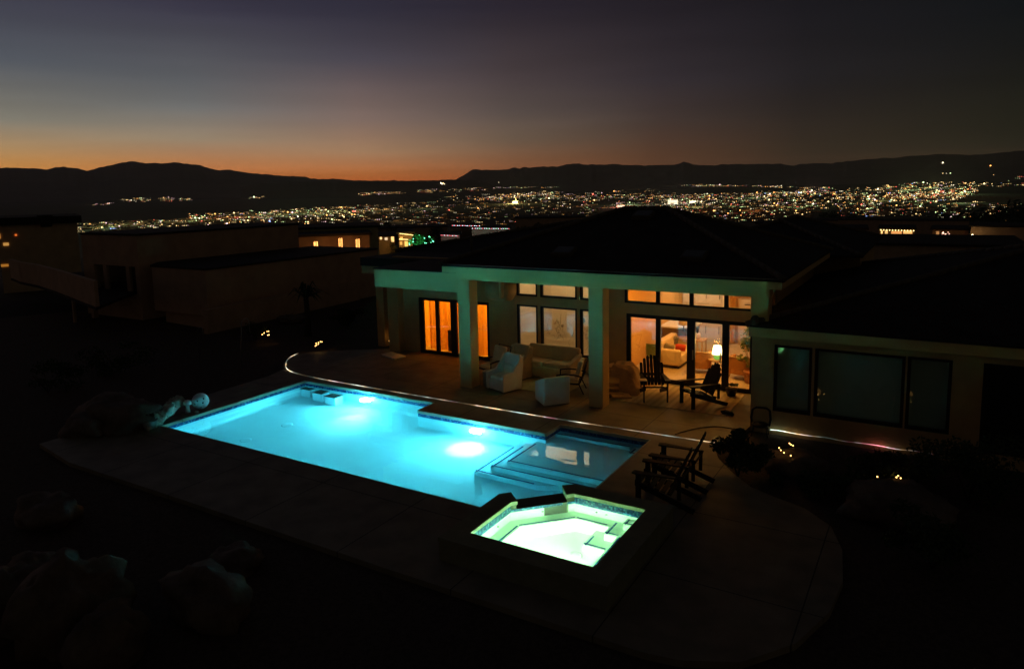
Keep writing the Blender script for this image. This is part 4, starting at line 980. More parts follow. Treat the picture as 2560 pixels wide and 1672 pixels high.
# barrel chair seen from behind
bc = empty('barrel_chair', (8.36, 6.78, 0), math.pi+.86, 'pale barrel armchair with its flat tall back turned to the pool', 'armchair')
g = MB(); g.box(-.34, .34, -.34, .30, .04, .42); g.build('seat', M['white_fabric'], bc, True, bevel=.05)
g = MB(); g.obox((0, .34, .43), (.80, .09, .82), (-.06, 0, 0)); g.build('backrest', M['white_fabric'], bc, True, bevel=.03)
for s in (-1, 1):
    g = MB(); g.add([(s*.33, .34, .03), (s*.41, .34, .03), (s*.41, -.34, .05), (s*.33, -.34, .05), (s*.33, .36, .84), (s*.41, .36, .84), (s*.41, -.34, .58), (s*.33, -.34, .58)],
        [(0, 1, 2, 3), (7, 6, 5, 4), (4, 5, 1, 0), (5, 6, 2, 1), (6, 7, 3, 2), (7, 4, 0, 3)] if s > 0 else [(3, 2, 1, 0), (4, 5, 6, 7), (0, 1, 5, 4), (1, 2, 6, 5), (2, 3, 7, 6), (3, 0, 4, 7)])
    g.build('arm', M['white_fabric'], bc, True, bevel=.025)
def wood_chair(x, y, rz, lb, fab, grp=None):
    t = empty('lounge_chair', (x, y, 0), rz, lb, 'chair', grp)
    g = MB(); g.obox((0, -.02, .40), (.60, .62, .13), (.06, 0, 0)); g.build('seat_cushion', fab, t, True, bevel=.05)
    g = MB(); g.obox((0, .30, .72), (.58, .13, .56), (-.28, 0, 0)); g.build('back_cushion', fab, t, True, bevel=.05)
    for s in (-1, 1):
        g = MB(); g.tube([(s*.35, -.36, .56), (s*.35, -.1, .60), (s*.35, .2, .58), (s*.34, .46, .52)], .022, 6); g.build('armrest', M['dark_wood'], t, True)
        g = MB(); g.tube([(s*.35, -.34, .57), (s*.35, -.36, 0)], .02, 6); g.build('leg', M['dark_wood'], t, True)
        g = MB(); g.tube([(s*.34, .44, .54), (s*.34, .32, .3), (s*.35, .46, 0)], .02, 6); g.build('leg', M['dark_wood'], t, True)
    g = MB(); g.box(-.34, .34, -.34, -.30, .28, .33); g.box(-.34, .34, .28, .32, .28, .33); g.box(-.34, -.30, -.34, .32, .28, .33); g.box(.30, .34, -.34, .32, .28, .33); g.build('seat_frame', M['dark_wood'], t, True)
    g = MB(); g.tube([(-.32, .36, .36), (-.32, .54, .98), (.32, .54, .98), (.32, .36, .36)], .018, 6); g.build('back_frame', M['dark_wood'], t, True)
    return t
wood_chair(5.32, 8.35, -.35, 'beige cushioned lounge chair with dark arms behind the left column', M['linen'])
wood_chair(8.30, 8.05, -1.25, 'cushioned lounge chair with dark arms between the barrel chair and the right column', M['grey_fabric'])
wing_chair(6.05, 8.55, -.2, M['linen'], 'beige armchair mostly hidden behind the white wing armchair', True)
dt = empty('drum_table', (5.83, 7.42, 0), 0, 'round drum side table between the left column and the white armchair', 'table')
g = MB(); g.lathe([(.20, 0), (.235, .1), (.25, .44)], (5.83, 7.42, 0), 28); g.build('drum_body', M['pot'], dt)
g = MB(); g.lathe([(.255, 0), (.262, .01), (.262, .025), (.255, .035)], (5.83, 7.42, .441), 28); g.build('table_top', M['pot'], dt)
g = MB(); g.box(6.2, 8.35, 7.45, 9.0, .002, .014); o = g.build('area_rug', M['rug_plain']); tag(o, 'plain olive rug under the seating group on the porch', 'rug')
g = MB(); g.prism([(9.72, 7.75), (13.08, 7.75), (13.08, 9.96), (9.72, 9.96)], .002, .014); o = g.build('striped_rug', M['rug']); tag(o, 'large pale striped rug in front of the lit sliding doors', 'rug')
g = MB(); g.obox((9.15, 8.85, .35), (1.1, .5, .5), (.2, .1, .3))
# covered pile of loungers beside the right column
pile = empty('covered_furniture', (10.1, 8.9, 0), 0, 'heap of cushions and loungers under a tan cover beside the right column', 'covered furniture')
g = MB(); vs = []; nu, nv = 22, 16
for i in range(nu+1):
    for j in range(nv+1):
        u_, v_ = i/nu, j/nv; x = 9.12+u_*1.2; y = 8.35+v_*1.3
        edge = min(1, 4*u_, 4*(1-u_), 4*v_, 4*(1-v_))**.6
        z = (.62+.28*math.sin(u_*3.1)*math.sin(v_*2.6+.3)-.30*u_+.12*v_)*edge+.06*noise.noise(Vector((x*3.2, y*3.2, 1)))+.05*noise.noise(Vector((x*8, y*5, 4)))
        vs.append((x+.08*noise.noise(Vector((x*3, y*3, 9))), y, max(.02, z)))
g.add(vs, [(i*(nv+1)+j, (i+1)*(nv+1)+j, (i+1)*(nv+1)+j+1, i*(nv+1)+j+1) for i in range(nu) for j in range(nv)], False); g.build('cover', M['blanket'], pile, solid=.015)
for k, (a, b, c, rz, tl_) in enumerate(((9.55, 8.1, .28, .5, .15), (9.7, 8.08, .14, .55, .05), (9.5, 8.25, .42, .4, .2), (9.95, 8.05, .07, .7, .1))):
    g = MB(); g.obox((a, b, c), (.62, .36, .07), (tl_, .12, rz)); g.build('cushion', M['blanket'], pile, bevel=.03)
# stack of slats behind the right column
sk = empty('folded_loungers', (9.0, 8.9, 0), 0, 'stack of folded slatted loungers left of the right column', 'loungers')
for k in range(5):
    g = MB(); g.obox((9.0+.03*k, 8.75, .14+k*.13), (.62, .5, .045), (.05*(-1)**k, -.28, .25)); g.build('lounger', M['blanket'], sk, bevel=.012)
def adirondack(x, y, rz, lb, mt_=None):
    mt_ = mt_ or M['black_wood']
    t = empty('adirondack_chair', (x, y, 0), rz, lb, 'adirondack chair', 'black adirondack chairs'); n = 7; t.scale = (1.15, 1.15, 1.18)
    for k in range(n):
        a = (k-(n-1)/2); w = .078; h = .74-.022*a*a
        g = MB(); th = -.42; x0 = a*.083; spread = a*.006
        c_ = Vector((x0*1.05, .22+math.sin(.42)*h/2, .30+math.cos(.42)*h/2))
        g.obox(c_, (w-.006, .02, h), (th, spread*.0, 0)); g.ball((x0*1.05, .22+math.sin(.42)*h, .30+math.cos(.42)*h), (w-.006)/2, 10, 6, (1, .28, 1)); g.build('back_slat', mt_, t, True)
    for k in range(6):
        g = MB(); f_ = k/5; g.obox((0, -.30+f_*.52, .38-f_*.12), (.52, .078, .02), (-.23, 0, 0)); g.build('seat_slat', mt_, t, True)
    for s in (-1, 1):
        g = MB(); g.prism([(s*.22, -.38), (s*.34, -.40), (s*.37, -.30), (s*.33, .0), (s*.29, .42), (s*.24, .42), (s*.24, 0)], .545, .57); g.build('armrest', mt_, t, True, bevel=.006)
        g = MB(); g.box(s*.29-.015, s*.29+.015, -.34, -.25, 0, .545); g.build('leg', mt_, t, True)
        g = MB(); g.add([(s*.265-.013, -.36, .32), (s*.265+.013, -.36, .32), (s*.265+.013, .62, 0), (s*.265-.013, .62, 0), (s*.265-.013, -.36, .42), (s*.265+.013, -.36, .42), (s*.265+.013, .66, .08), (s*.265-.013, .66, .08)],
                        [(3, 2, 1, 0), (4, 5, 6, 7), (0, 1, 5, 4), (1, 2, 6, 5), (2, 3, 7, 6), (3, 0, 4, 7)]); g.build('side_rail', mt_, t, True)
        g = MB(); g.box(s*.27-.012, s*.27+.012, .36, .42, .20, .545); g.build('arm_support', mt_, t, True)
    g = MB(); g.obox((0, .42, .53), (.60, .025, .07), (-.42, 0, 0)); g.build('back_rail', mt_, t, True)
    return t
adirondack(10.86, 8.36, .50, 'black adirondack chair facing the viewer on the striped rug, left of the pair')
adirondack(12.16, 8.37, -.78, 'black adirondack chair turned sideways on the striped rug, right of the pair')
adirondack(13.27, 2.93, -1.52, 'black adirondack chair facing the pool ledge, farther from the hot tub')
adirondack(13.29, 1.93, -1.50, 'black adirondack chair facing the pool ledge, nearer the hot tub')
o = (lambda g: (g.obox((10.72, 7.86, .685), (.20, .24, .02), (0, 0, .5)), g.build('paper', M['cabinet_white']))[1])(MB()); tag(o, 'folded white cloth on the left arm of the adirondack chair on the rug', 'cloth')
bc = empty('metal_chair', (14.18, 6.80, 0), .1, 'black metal framed chair silhouette by the corner of the wing wall', 'chair'); bc.scale = (.76, .76, .70)
g = MB(); g.tube([(-.26, 0, .30), (-.30, .03, .55), (-.27, .08, .84), (-.16, .1, .92), (.16, .1, .92), (.27, .08, .84), (.30, .03, .55), (.26, 0, .30)], .04, 8); g.build('back_frame', M['frame'], bc, True)
g = MB(); g.lathe([(.0, 0), (.24, 0), (.27, .05), (.24, .09)], (0, -.15, .34), 20); g.build('seat', M['frame'], bc, True)
for a, b in ((-.2, -.3), (.2, -.3), (-.2, .04), (.2, .04)): g = MB(); g.tube([(a, b, .34), (a*1.25, b*1.2, 0)], .02, 6); g.build('leg', M['frame'], bc, True)
g = MB(); g.tube([(12.95, 7.9, .03), (13.1, 7.95, .05), (13.25, 7.88, .03)], .05, 8); g.tube([(12.9, 7.98, .03), (13.0, 8.05, .05), (13.2, 8.0, .03)], .04, 8); o = g.build('shoes', M['frame']); tag(o, 'pair of dark shoes on the front right corner of the striped rug', 'shoes')
fp = empty('dark_planter', (12.9, 9.72, 0), 0, 'low dark planter with a short plant in front of the right door pane', 'planter')
g = MB(); g.lathe([(.12, 0), (.17, .2), (.18, .22)], (12.75, 9.7, .014), 16); g.build('pot', M['frame'], fp)
g = MB(); g.leaves((12.75, 9.7, .33), (.2, .2, .12), 120, .07, 8, 6); g.build('foliage', M['leaf'], fp)
# electric cable running over the patio
g = MB(); g.tube(catmull([(12.35, 5.75, .012), (12.5, 6.1, .012), (12.75, 6.5, .012), (13.1, 6.8, .012), (13.6, 6.82, .012)]), .01, 5); o = g.build('cable', M['cable']); tag(o, 'thin dark cable snaking over the patio from the rope light to the wing wall', 'cable')
g = MB(); g.obox((.45, 9.05, .05), (.95, .5, .06), (.04, .02, -.3)); o = g.build('floor_cushion', M['white_fabric'], bevel=.02); tag(o, 'flat pale mat lying on the patio left of the bedroom doors', 'mat')

# ------------------------------------------------------------------ left end of the pool
lgp = catmull([tuple(onz(*q)) for q in ((372, 1072, .08), (392, 1052, .16), (415, 1030, .24), (436, 1010, .30), (448, 1000, .30))], 16)
g = MB(); g.tube(lgp, [.05+.12*math.sin(min(1, i/(len(lgp)-1)*1.1)*2.2) for i in range(len(lgp))], 30)
for i, v in enumerate(g.v):
    q = noise.noise(Vector((v[0]*3, v[1]*3, v[2]*6)))*.13+abs(noise.noise(Vector(v)*8))*.12; w_ = noise.noise(Vector(v)*5+Vector((9, 2, 1)))*.1; g.v[i] = (v[0]+q*.5+w_, v[1]-q*.6, v[2]+q*.9-.03)
for k in range(4):
    t = .35+.14*k; p = lgp[int(t*(len(lgp)-1))]; g.ball((p.x-.05, p.y+.02, p.z+.08), .10, 18, 12, (1.5, .7, .8), .9, k, 2.)
o = g.build('driftwood_log', M['log']); tag(o, 'gnarled pale driftwood log lying beside the left corner of the pool', 'log')
mh = empty('stone_mushroom', (-.42, 1.12, 0), 0, 'small pale stone mushroom between the driftwood and the white ball', 'garden ornament')
g = MB(); g.lathe([(.075, 0), (.06, .1), (.055, .2), (.075, .26)], (-.42, 1.12, 0), 14); g.build('stalk', M['ball'], mh)
g = MB(); g.lathe([(.13, .24), (.125, .26), (.09, .33), (.05, .36), (.01, .37)], (-.42, 1.12, 0), 18); g.build('cap', M['ball'], mh)
sb = empty('garden_ball', (-.36, 1.5, 0), 0, 'white ball with round holes standing on the deck at the left of the pool', 'garden ornament')
g = MB(); g.ball((-.36, 1.5, .24), .235, 28, 18); g.build('sphere', M['ball'], sb)
g = MB(); cdir = Vector(CAM)-Vector((-.36, 1.5, .24))
for dx, dz in ((.35, -.05), (-.32, .25), (.55, .55), (.1, -.8), (-.75, -.2)):
    d = (Vector((.78, -.62, .05))+Vector((.62, .78, 0))*dx+Vector((0, 0, 1))*dz).normalized(); g.ball(Vector((-.36, 1.5, .24))+d*.222, .026, 10, 6)
g.build('hole', M['frame'], sb)
o = (lambda g: (g.ball((-.12, 1.2, .03), .07, 10, 6, (1.3, .8, .5), .4, 2), g.build('pebble', M['log']))[1])(MB()); tag(o, 'small pale stone on the deck below the white ball', 'stone')
cp = empty('planter_pot', (.02, -.32, 0), 0, 'round pot at the front left corner of the pool with a dry plant', 'planter')
g = MB(); g.lathe([(.10, 0), (.16, .1), (.185, .24), (.165, .30), (.14, .30)], (.0, -.28, 0), 22); g.build('pot', M['pot'], cp)
g = MB(); g.leaves((.0, -.28, .38), (.14, .14, .1), 60, .09, 3, 5); g.build('foliage', M['leaf_dry'], cp)

# ------------------------------------------------------------------ boulders
def boulder(px, py, r, sq, seed, lb, z=-.1):
    p = onz(px, py, z); g = MB(); g.ball((p[0], p[1], z+r*sq[2]*.45), r, 26, 16, sq, .34, seed, 1.1)
    for i, v in enumerate(g.v): q = noise.noise(Vector(v)*5+Vector((seed, 0, 0)))*.05; g.v[i] = (v[0]+q, v[1]+q, v[2]+q)
    o = g.build('boulder', M['rock']); o['label'] = lb; o['category'] = 'boulder'; return o
for i, a in enumerate([(300, 1062, .95, (1.5, 1, .55), 1, 'wide dark boulder left of the driftwood log'), (225, 1085, .6, (1.2, 1, .6), 2, 'smaller dark boulder at the far left edge of the rock group by the log'),
    (120, 1300, .55, (1.3, .9, .6), 3, 'pale boulder high at the left edge of the foreground'), (590, 1410, .42, (1.25, 1, .45), 4, 'round flat topped stone behind the sloping boulder in the foreground'),
    (520, 1530, .62, (1.25, .8, .75), 5, 'sloping boulder in the foreground below the pool'), (180, 1590, .75, (.8, 1, 1.1), 6, 'tall boulder standing in the lower left foreground'),
    (270, 1660, .5, (.8, 1, 1.1), 7, 'narrow upright stone at the bottom edge of the foreground'), (20, 1560, .6, (1, 1, .9), 8, 'boulder cut by the lower left edge of the picture'),
    (90, 1450, .5, (1.4, 1, .5), 9, 'flat boulder above the tall one in the lower left foreground'), (730, 745+60, .5, (1.5, 1, .5), 10, 'grey boulder by the curl of the rope light'),
    (2240, 1290, .7, (1.4, 1, .6), 11, 'large boulder in the planting bed below the fairy lights'), (1990, 1175, .5, (1.3, 1, .6), 12, 'boulder in the planting bed under the nearer fairy lights')]):
    boulder(*a)

# ------------------------------------------------------------------ shrubs and plants around
def shrub(px, py, rad, n, seed, lb, size=.11, z=-.1, m_='leaf', name='shrub', stems=4):
    p = onz(px, py, z); t = empty(name, (p[0], p[1], z), 0, lb, 'shrub')
    g = MB(); g.leaves((p[0], p[1], z+rad[2]), rad, n, size, seed, 12); g.build('foliage', M[m_], t)
    g = MB()
    for k in range(stems):
        a = k*2.2+seed; g.tube([(p[0], p[1], z), (p[0]+rad[0]*.4*math.cos(a), p[1]+rad[1]*.4*math.sin(a), z+rad[2]*1.3)], [.02, .01], 5)
    g.build('stem', M['bark'], t); return t
shrub(1845, 1190, (.62, .62, .48), 2600, 1, 'round dark shrub at the patio edge hiding the end of the rope light')
shrub(2210, 1215, (.85, .8, .55), 3000, 2, 'broad dark shrub in front of the wing wall interrupting the rope light')
shrub(2060, 1240, (.55, .5, .3), 1200, 3, 'low dark shrub in the bed beside the nearer fairy lights')
shrub(1945, 1215, (.2, .2, .16), 300, 4, 'small bright green tuft at the front of the planting bed')
shrub(2420, 1250, (.9, .9, .7), 2600, 5, 'dark shrub near the right edge of the planting bed')
shrub(2330, 1420, (.8, .8, .5), 1600, 6, 'dark shrub in the lower right of the planting bed')
shrub(870, 815, (.8, .8, .5), 1500, 7, 'dark shrub beyond the patio with fairy lights at its foot')
shrub(985, 850, (.45, .45, .4), 800, 8, 'dark shrub by the house corner with glowing fairy lights')
shrub(640, 850, (.6, .6, .45), 900, 9, 'dark shrub behind the thin bent poles')
shrub(300, 930, (1.2, 1.1, .5), 1500, 10, 'wide dark shrub in front of the left neighbour house')
shrub(120, 980, (1., 1., .5), 1200, 11, 'dark shrub at the left edge of the yard')
# agave-like yucca with long blades left of the house
yu = empty('yucca', tuple(onz(770, 840, -.1)), 0, 'large yucca with long drooping blades in front of the left neighbour house', 'plant')
b = onz(770, 840, -.1); g = MB(); rr = random.Random(8)
for k in range(46):
    a = rr.uniform(0, 6.28); l = rr.uniform(.9, 1.7); el = rr.uniform(.2, 1.4); u_ = Vector((math.cos(a), math.sin(a), 0)); w_ = Vector((-math.sin(a), math.cos(a), 0))*.045
    b0 = Vector((b[0], b[1], 1.6)); p1 = b0+u_*l*.5*math.cos(el)+Vector((0, 0, l*.5*math.sin(el))); p2 = b0+u_*l*math.cos(el)*.9+Vector((0, 0, l*.5*math.sin(el)-.25*l))
    i0 = len(g.v); g.add([b0-w_, b0+w_, p1+w_, p1-w_, p2], [(0, 1, 2, 3), (3, 2, 4)])
g.build('foliage', M['leaf'], yu)
g = MB(); g.tube([(b[0], b[1], -.1), (b[0]+.05, b[1], .8), (b[0], b[1], 1.65)], [.16, .12, .1], 10); g.build('trunk', M['bark'], yu)
for i, (bx, by, pts) in enumerate(((500, 905, [(0, 0), (0, 1.3), (.12, 1.42), (.25, 1.44), (.3, 1.4), (.32, .95)]), (605, 905, [(0, 0), (-.0, .7), (.12, 1.6), (.3, 1.75), (.45, 1.78), (.52, 1.74), (.56, 1.25)]))):
    p = onz(bx, by); g = MB(); g.tube([(p[0]+a, p[1], z-.1) for a, z in pts], .014, 6); o = g.build('bent_pole', M['steel'])
    tag(o, ('thin bent steel pole in the dark yard, the left of two', 'taller thin bent steel pole in the dark yard, the right of two')[i], 'pole')

# fairy lights: every bulb a child of its string
BULB = emis('fairy_bulb', (1, .52, .14), 7)
def fairy(pix, z, lb, D=None, r=.013, up=.35):
    P = []
    for px, py in pix:
        p = onz(px, py, z) if D is None else ond(px, py, D); P.append(Vector(p))
    t = empty('string_lights', tuple(P[0]), 0, lb, 'string lights')
    g = MB(); g.tube([p-Vector((0, 0, .015)) for p in P], .004, 4); g.build('wire', M['cable'], t)
    for p in P: g = MB(); g.ball(p, r, 8, 5); g.build('bulb', BULB, t)
    c = sum(P, Vector())/len(P); light('POINT', c+Vector((0, -.1, .12)), .16, (1, .48, .12), radius=.1, name='bulb_glow')
o1 = lambda a, b: (1840+a/4.25, 1000+b/4.25)
fairy([o1(568, 458), o1(585, 472), o1(606, 482), o1(458, 507), o1(476, 531), o1(510, 558), o1(582, 588)], .35, 'warm fairy lights on the shrub in the bed nearer the patio')
fairy([o1(1502, 812), o1(1705, 818), o1(1724, 802), o1(1750, 828), o1(1735, 865), o1(1675, 902), o1(1740, 930), o1(1795, 937)], .35, 'warm fairy lights in the planting bed farther right')
o2 = lambda a, b: (560+a/4.76, 700+b/4.76)
fairy([o2(456, 649), o2(478, 630), o2(514, 611), o2(530, 609), o2(522, 655), o2(535, 652)], .3, 'warm fairy lights in the yard beside the bent poles', r=.02)
fairy([o2(1088, 784), o2(1101, 773), o2(1123, 762), o2(1097, 752), o2(1124, 742), o2(1148, 733), o2(1165, 735)], .25, 'warm fairy lights above the curl of the rope light', r=.018)
fairy([o2(1972, 690), o2(1985, 684), o2(1968, 722), o2(1976, 716)], .3, 'warm fairy lights clustered at the corner of the house', r=.02)

# ------------------------------------------------------------------ left neighbour house
nh = empty('neighbour_house', (-16.9, 9.8, -.1), 0, 'dark flat roofed neighbour house with tower window and curved terrace wall', 'house')
ty = 9.9
def zz(px, py, y): return float(ony(px, py, y)[2])
def xx(px, py, y): return float(ony(px, py, y)[0])
tx0, tx1 = xx(208, 650, ty), xx(346, 660, ty); tz = zz(341, 590, ty)
wz0, wz1 = zz(290, 732, ty), zz(290, 664, ty)
wx = [xx(a, 700, ty) for a in (238, 258, 266, 314, 322, 340)]
g = MB(); holewall(g, tx0, tx1, -.1, tz, ty, ty+.3, [(wx[0], wx[5], wz0, wz1)]); g.box(tx0, tx0+.3, ty+.301, ty+9, -.1, tz); g.build('tower_wall', M['dark_stucco'], nh)
far_y = float(onx(745, 566, tx1)[1])
g = MB(); g.box(tx1-.3, tx1, ty+.301, far_y, -.1, tz); g.build('side_wall', M['dark_stucco'], nh)
g = MB(); g.box(tx0-.05, tx1+.05, ty-.05, far_y+.1, tz+.002, tz+.10); g.build('roof', M['roof'], nh)
for a, b in ((wx[0], wx[1]), (wx[2], wx[3]), (wx[4], wx[5])):
    g = MB(); g.box(a, b, ty+.12, ty+.14, wz0, wz1); g.build('window_pane', M['glass_wing'], nh)
g = MB(); g.box(wx[0]-.1, wx[5]+.1, ty+.7, ty+.75, wz0-.2, wz1+.2); g.box(wx[0]-.1, wx[5]+.1, ty+.301, ty+.7, wz0-.25, wz0-.2); g.build('dark_backing', M['frame'], nh)  # added black sheet, stands in for the unlit room behind the tower glass
for a, b in ((wx[1], wx[2]), (wx[3], wx[4])): g = MB(); g.box(a, b, ty+.05, ty+.2, wz0, wz1); g.build('window_post', M['dark_stucco'], nh)
by = 9.82; bx0, bx1 = xx(385, 740, by), xx(518, 740, by); btz = zz(514, 676, by); bbz = zz(514, 790, by)
fy = float(onx(943, 627, bx1)[1])
g = MB(); g.prism([(bx0, by), (bx1, by), (bx1, fy), (tx1+.01, fy), (tx1+.01, by+1.2)], bbz, btz); g.build('side_block', M['dark_stucco'], nh)
g = MB(); g.prism([(bx0-.05, by-.05), (bx1+.05, by-.05), (bx1+.05, fy), (tx1+.02, fy), (tx1+.02, by+1.1)], btz+.002, btz+.09); g.build('roof', M['roof'], nh)
g = MB(); g.prism([(bx0+.3, by+.35), (bx1-.02, by+.05), (bx1-.02, fy), (tx1+.02, fy), (tx1+.02, by+1.3)], -.1, bbz-.002); g.build('lower_wall', M['dark_stucco'], nh)
# curved terrace parapet running off to the left
cv = []
for px, py in ((234, 703), (190, 690), (140, 675), (90, 662), (45, 655), (22, 648)): cv.append(onz(px, py, 2.5))
cv = [(p[0], p[1]) for p in cv]
g = MB(); inn = [(x-.1, y+.22) for x, y in cv]; g.prism(cv+inn[::-1], 1.35, 2.5); g.build('terrace_parapet', M['dark_stucco'], nh)
g = MB(); g.prism(cv+[(-30, 18), (-21, 14)], 1.2, 1.32); g.build('terrace_floor', M['roof'], nh)
p = onz(232, 790, 0); g = MB(); g.box(p[0]-.12, p[0]+.12, p[1], p[1]+.24, -.1, 1.9); p = onz(195, 800, 0); g.box(p[0]-.06, p[0]+.06, p[1]-.2, p[1]-.08, -.1, 1.34); g.build('terrace_post', M['dark_stucco'], nh)
# low garden wall in the yard between the houses
g = MB(); a = onz(520, 830, 0); b = onz(900, 745, 0); a, b = Vector((a[0], a[1])), Vector((b[0], b[1])); e = (b-a).normalized(); nn = Vector((-e.y, e.x))*.25
g.prism([a[:], b[:], (b+nn)[:], (a+nn)[:]], -.1, 1.0); o = g.build('garden_wall', M['dark_stucco']); tag(o, 'low garden wall running back between the two houses', 'wall')

# ------------------------------------------------------------------ houses farther down the slope
AMB = (1, .45, .12)
def box_house(px0, px1, ytop, ybase, D, lb, m_='far_stucco', roof=.25, wins=(), rz=None, depth=9, group='houses on the slope below'):
    """a house facing the viewer, front wall between two bearings at distance D"""
    a, b = ond(px0, ybase, D), ond(px1, ybase, D); z0 = min(a[2], b[2]); zt = float(ond((px0+px1)/2, ytop, D)[2])
    A, B = Vector((a[0], a[1])), Vector((b[0], b[1])); e = (B-A).normalized(); nn = Vector((-e.y, e.x))
    if nn.dot(Vector((A.x-CAM[0], A.y-CAM[1]))) < 0: nn = -nn
    t = empty('distant_house', (A.x, A.y, z0-2), 0, lb, 'house', group)
    P4 = [A[:], B[:], (B+nn*depth)[:], (A+nn*depth)[:]]
    g = MB(); g.prism(P4, z0-3, zt); g.build('wall', M[m_], t)
    q = [(A-e*.3-nn*.3)[:], (B+e*.3-nn*.3)[:], (B+e*.3+nn*(depth+.3))[:], (A-e*.3+nn*(depth+.3))[:]]
    g = MB(); g.prism(q, zt+.003, zt+roof); g.build('roof', M['roof'], t)
    for w0, w1, y0, y1, col, st in wins:
        p0, p1 = A+e*((w0-px0)/(px1-px0)*(B-A).length), A+e*((w1-px0)/(px1-px0)*(B-A).length); za, zb = float(ond((px0+px1)/2, y1, D)[2]), float(ond((px0+px1)/2, y0, D)[2])
        g = MB(); g.prism([(p0-nn*.06)[:], (p1-nn*.06)[:], (p1-nn*.02)[:], (p0-nn*.02)[:]], za, zb); g.build('lit_window', emis('win_%d_%d_%d_%.1f' % (*[int(c*99) for c in col], st), col, st), t)
    return t, A, B, e, nn, z0, zt
def glow(px, py, D, P, col, off=1.5, r=.15):
    p = ond(px, py, D-off); light('POINT', tuple(p), P, col, radius=r, name='wall_lamp_light')
# orange house with columns wrapped in lights
t, A, B, e, nn, z0, zt = box_house(748, 925, 590, 621, 78, 'dark flat house with three columns wrapped in glowing lights, above the left roof line')
box_house(700, 945, 572, 590, 84, 'long dark upper storey behind the house with glowing columns', 'dark_stucco')
for px, pt, pb in ((790, 604, 621), (852, 595, 620), (895, 597, 622)):
    a, b_ = ond(px, pb, 76.5), ond(px, pt, 76.5); c_ = empty('lit_column', (a[0], a[1], a[2]), 0, {790: 'leftmost', 852: 'middle', 895: 'rightmost'}[px]+' of three columns wrapped in orange lights before the flat house', 'column', 'columns wrapped in lights')
    g = MB(); g.tube([(a[0], a[1], a[2]-1.5), (a[0], a[1], b_[2])], .13, 10); g.build('shaft', M['far_stucco'], c_)
    g = MB(); rr = random.Random(px)
    for k in range(60):
        an = k*.9; zq = lerp(a[2], b_[2], k/60); g.ball((a[0]+.17*math.cos(an), a[1]+.17*math.sin(an), zq), .035, 5, 4)
    g.build('wrapped_lights', emis('wrap', (1, .40, .10), 5), c_)
    glow(px, (pt+pb)/2, 76.5, 14, (1, .32, .08), .5)
# house with rows of yellow lights and the green lit tree
t, A, B, e, nn, z0, zt = box_house(998, 1032, 584, 618, 92, 'small yellow lit house with rows of lights under its eaves beside the green tree', 'far_stucco', .2, [(1001, 1008, 592, 600, (1, .5, .1), 1.2), (1012, 1020, 603, 616, (1, .55, .12), 1.5), (1000, 1006, 604, 612, (1, .5, .1), 1.0)])
glow(1010, 600, 92, 120, (1, .55, .12), 2)
box_house(948, 988, 592, 625, 95, 'small dark house with a lit doorway left of the yellow lit house', 'dark_stucco', .2, [(951, 956, 592, 598, (1, .6, .25), 1.6), (979, 986, 592, 605, (1, .6, .2), 1.6), (963, 970, 594, 600, (1, .7, .4), 1.)])
def light_row(px0, py0, px1, py1, D, n, cols, lb, r=.05, nm='roof_lights'):
    a, b_ = Vector(ond(px0, py0, D)), Vector(ond(px1, py1, D)); t = empty(nm, tuple(a), 0, lb, 'string lights')
    g = MB(); g.tube([a, b_], .01, 4); g.build('wire', M['cable'], t)
    for k in range(n):
        c_ = cols[k % len(cols)]; g = MB(); g.ball(a.lerp(b_, k/(n-1)), r, 6, 4); g.build('bulb', emis('bulb_%s' % c_, {'r': (1, .15, .18), 'w': (.8, .95, 1), 'y': (1, .75, .25), 'g': (.4, 1, .5)}[c_], 4), t)
light_row(1000, 584, 1032, 588, 91, 13, 'y', 'row of yellow lights along the eaves of the small yellow house')
light_row(999, 598, 1022, 599, 91, 9, 'y', 'lower row of yellow lights across the front of the small yellow house')
# pale house with red and white roof lights
t, A, B, e, nn, z0, zt = box_house(1180, 1276, 572, 600, 125, 'pale house with the longest string of red and white roof lights', 'interior_white', .15)
box_house(1128, 1200, 566, 585, 132, 'upper floor of the pale house under a string of red and white lights', 'far_stucco', .15)
box_house(1103, 1150, 588, 610, 122, 'low left part of the pale house under a short string of red and white lights', 'interior_white', .15)
light_row(1131, 564, 1199, 565, 124, 17, 'rwrww', 'upper string of red and white roof lights', .055)
light_row(1181, 571, 1272, 572, 123.5, 22, 'wrwwg', 'longest string of red and white roof lights', .055)
light_row(1103, 588, 1144, 590, 121, 11, 'rrwrw', 'lowest short string of red and white roof lights', .055)
glow(1220, 585, 120, 40, (.85, .9, 1), 1); glow(1125, 592, 118, 22, (.85, .9, 1), 1)
# tree lit with green lights
gt = empty('lit_tree', tuple(ond(1060, 632, 60)), 0, 'round tree strung with green lights in front of the yellow house', 'tree')
c_ = Vector(ond(1056, 607, 60)); g = MB(); g.leaves(c_, (1.05, 1.0, .62), 2200, .12, 21, 14); g.build('crown', mat('tree_leaf', (.05, .12, .04), .8, .4, 4), gt)
g = MB(); g.tube([c_+Vector((0, 0, -2.2)), c_+Vector((.05, 0, -.2))], [.12, .07], 8); g.build('trunk', M['bark'], gt)
tl_ = empty('string_lights', tuple(c_), 0, 'green fairy lights scattered over the round tree', 'string lights'); rr = random.Random(4); P_ = []
for k in range(34):
    d = Vector((rr.gauss(0, 1), rr.gauss(0, 1), rr.gauss(0, .8))).normalized(); P_.append(c_+Vector((d.x*1.02, d.y*1.05-.1, d.z*.66)))
    g = MB(); g.ball(P_[-1], .04, 6, 4); g.build('bulb', emis('green_bulb', (.15, 1, .45), 6), tl_)
g = MB(); g.tube(P_, .005, 4); g.build('wire', M['cable'], tl_)
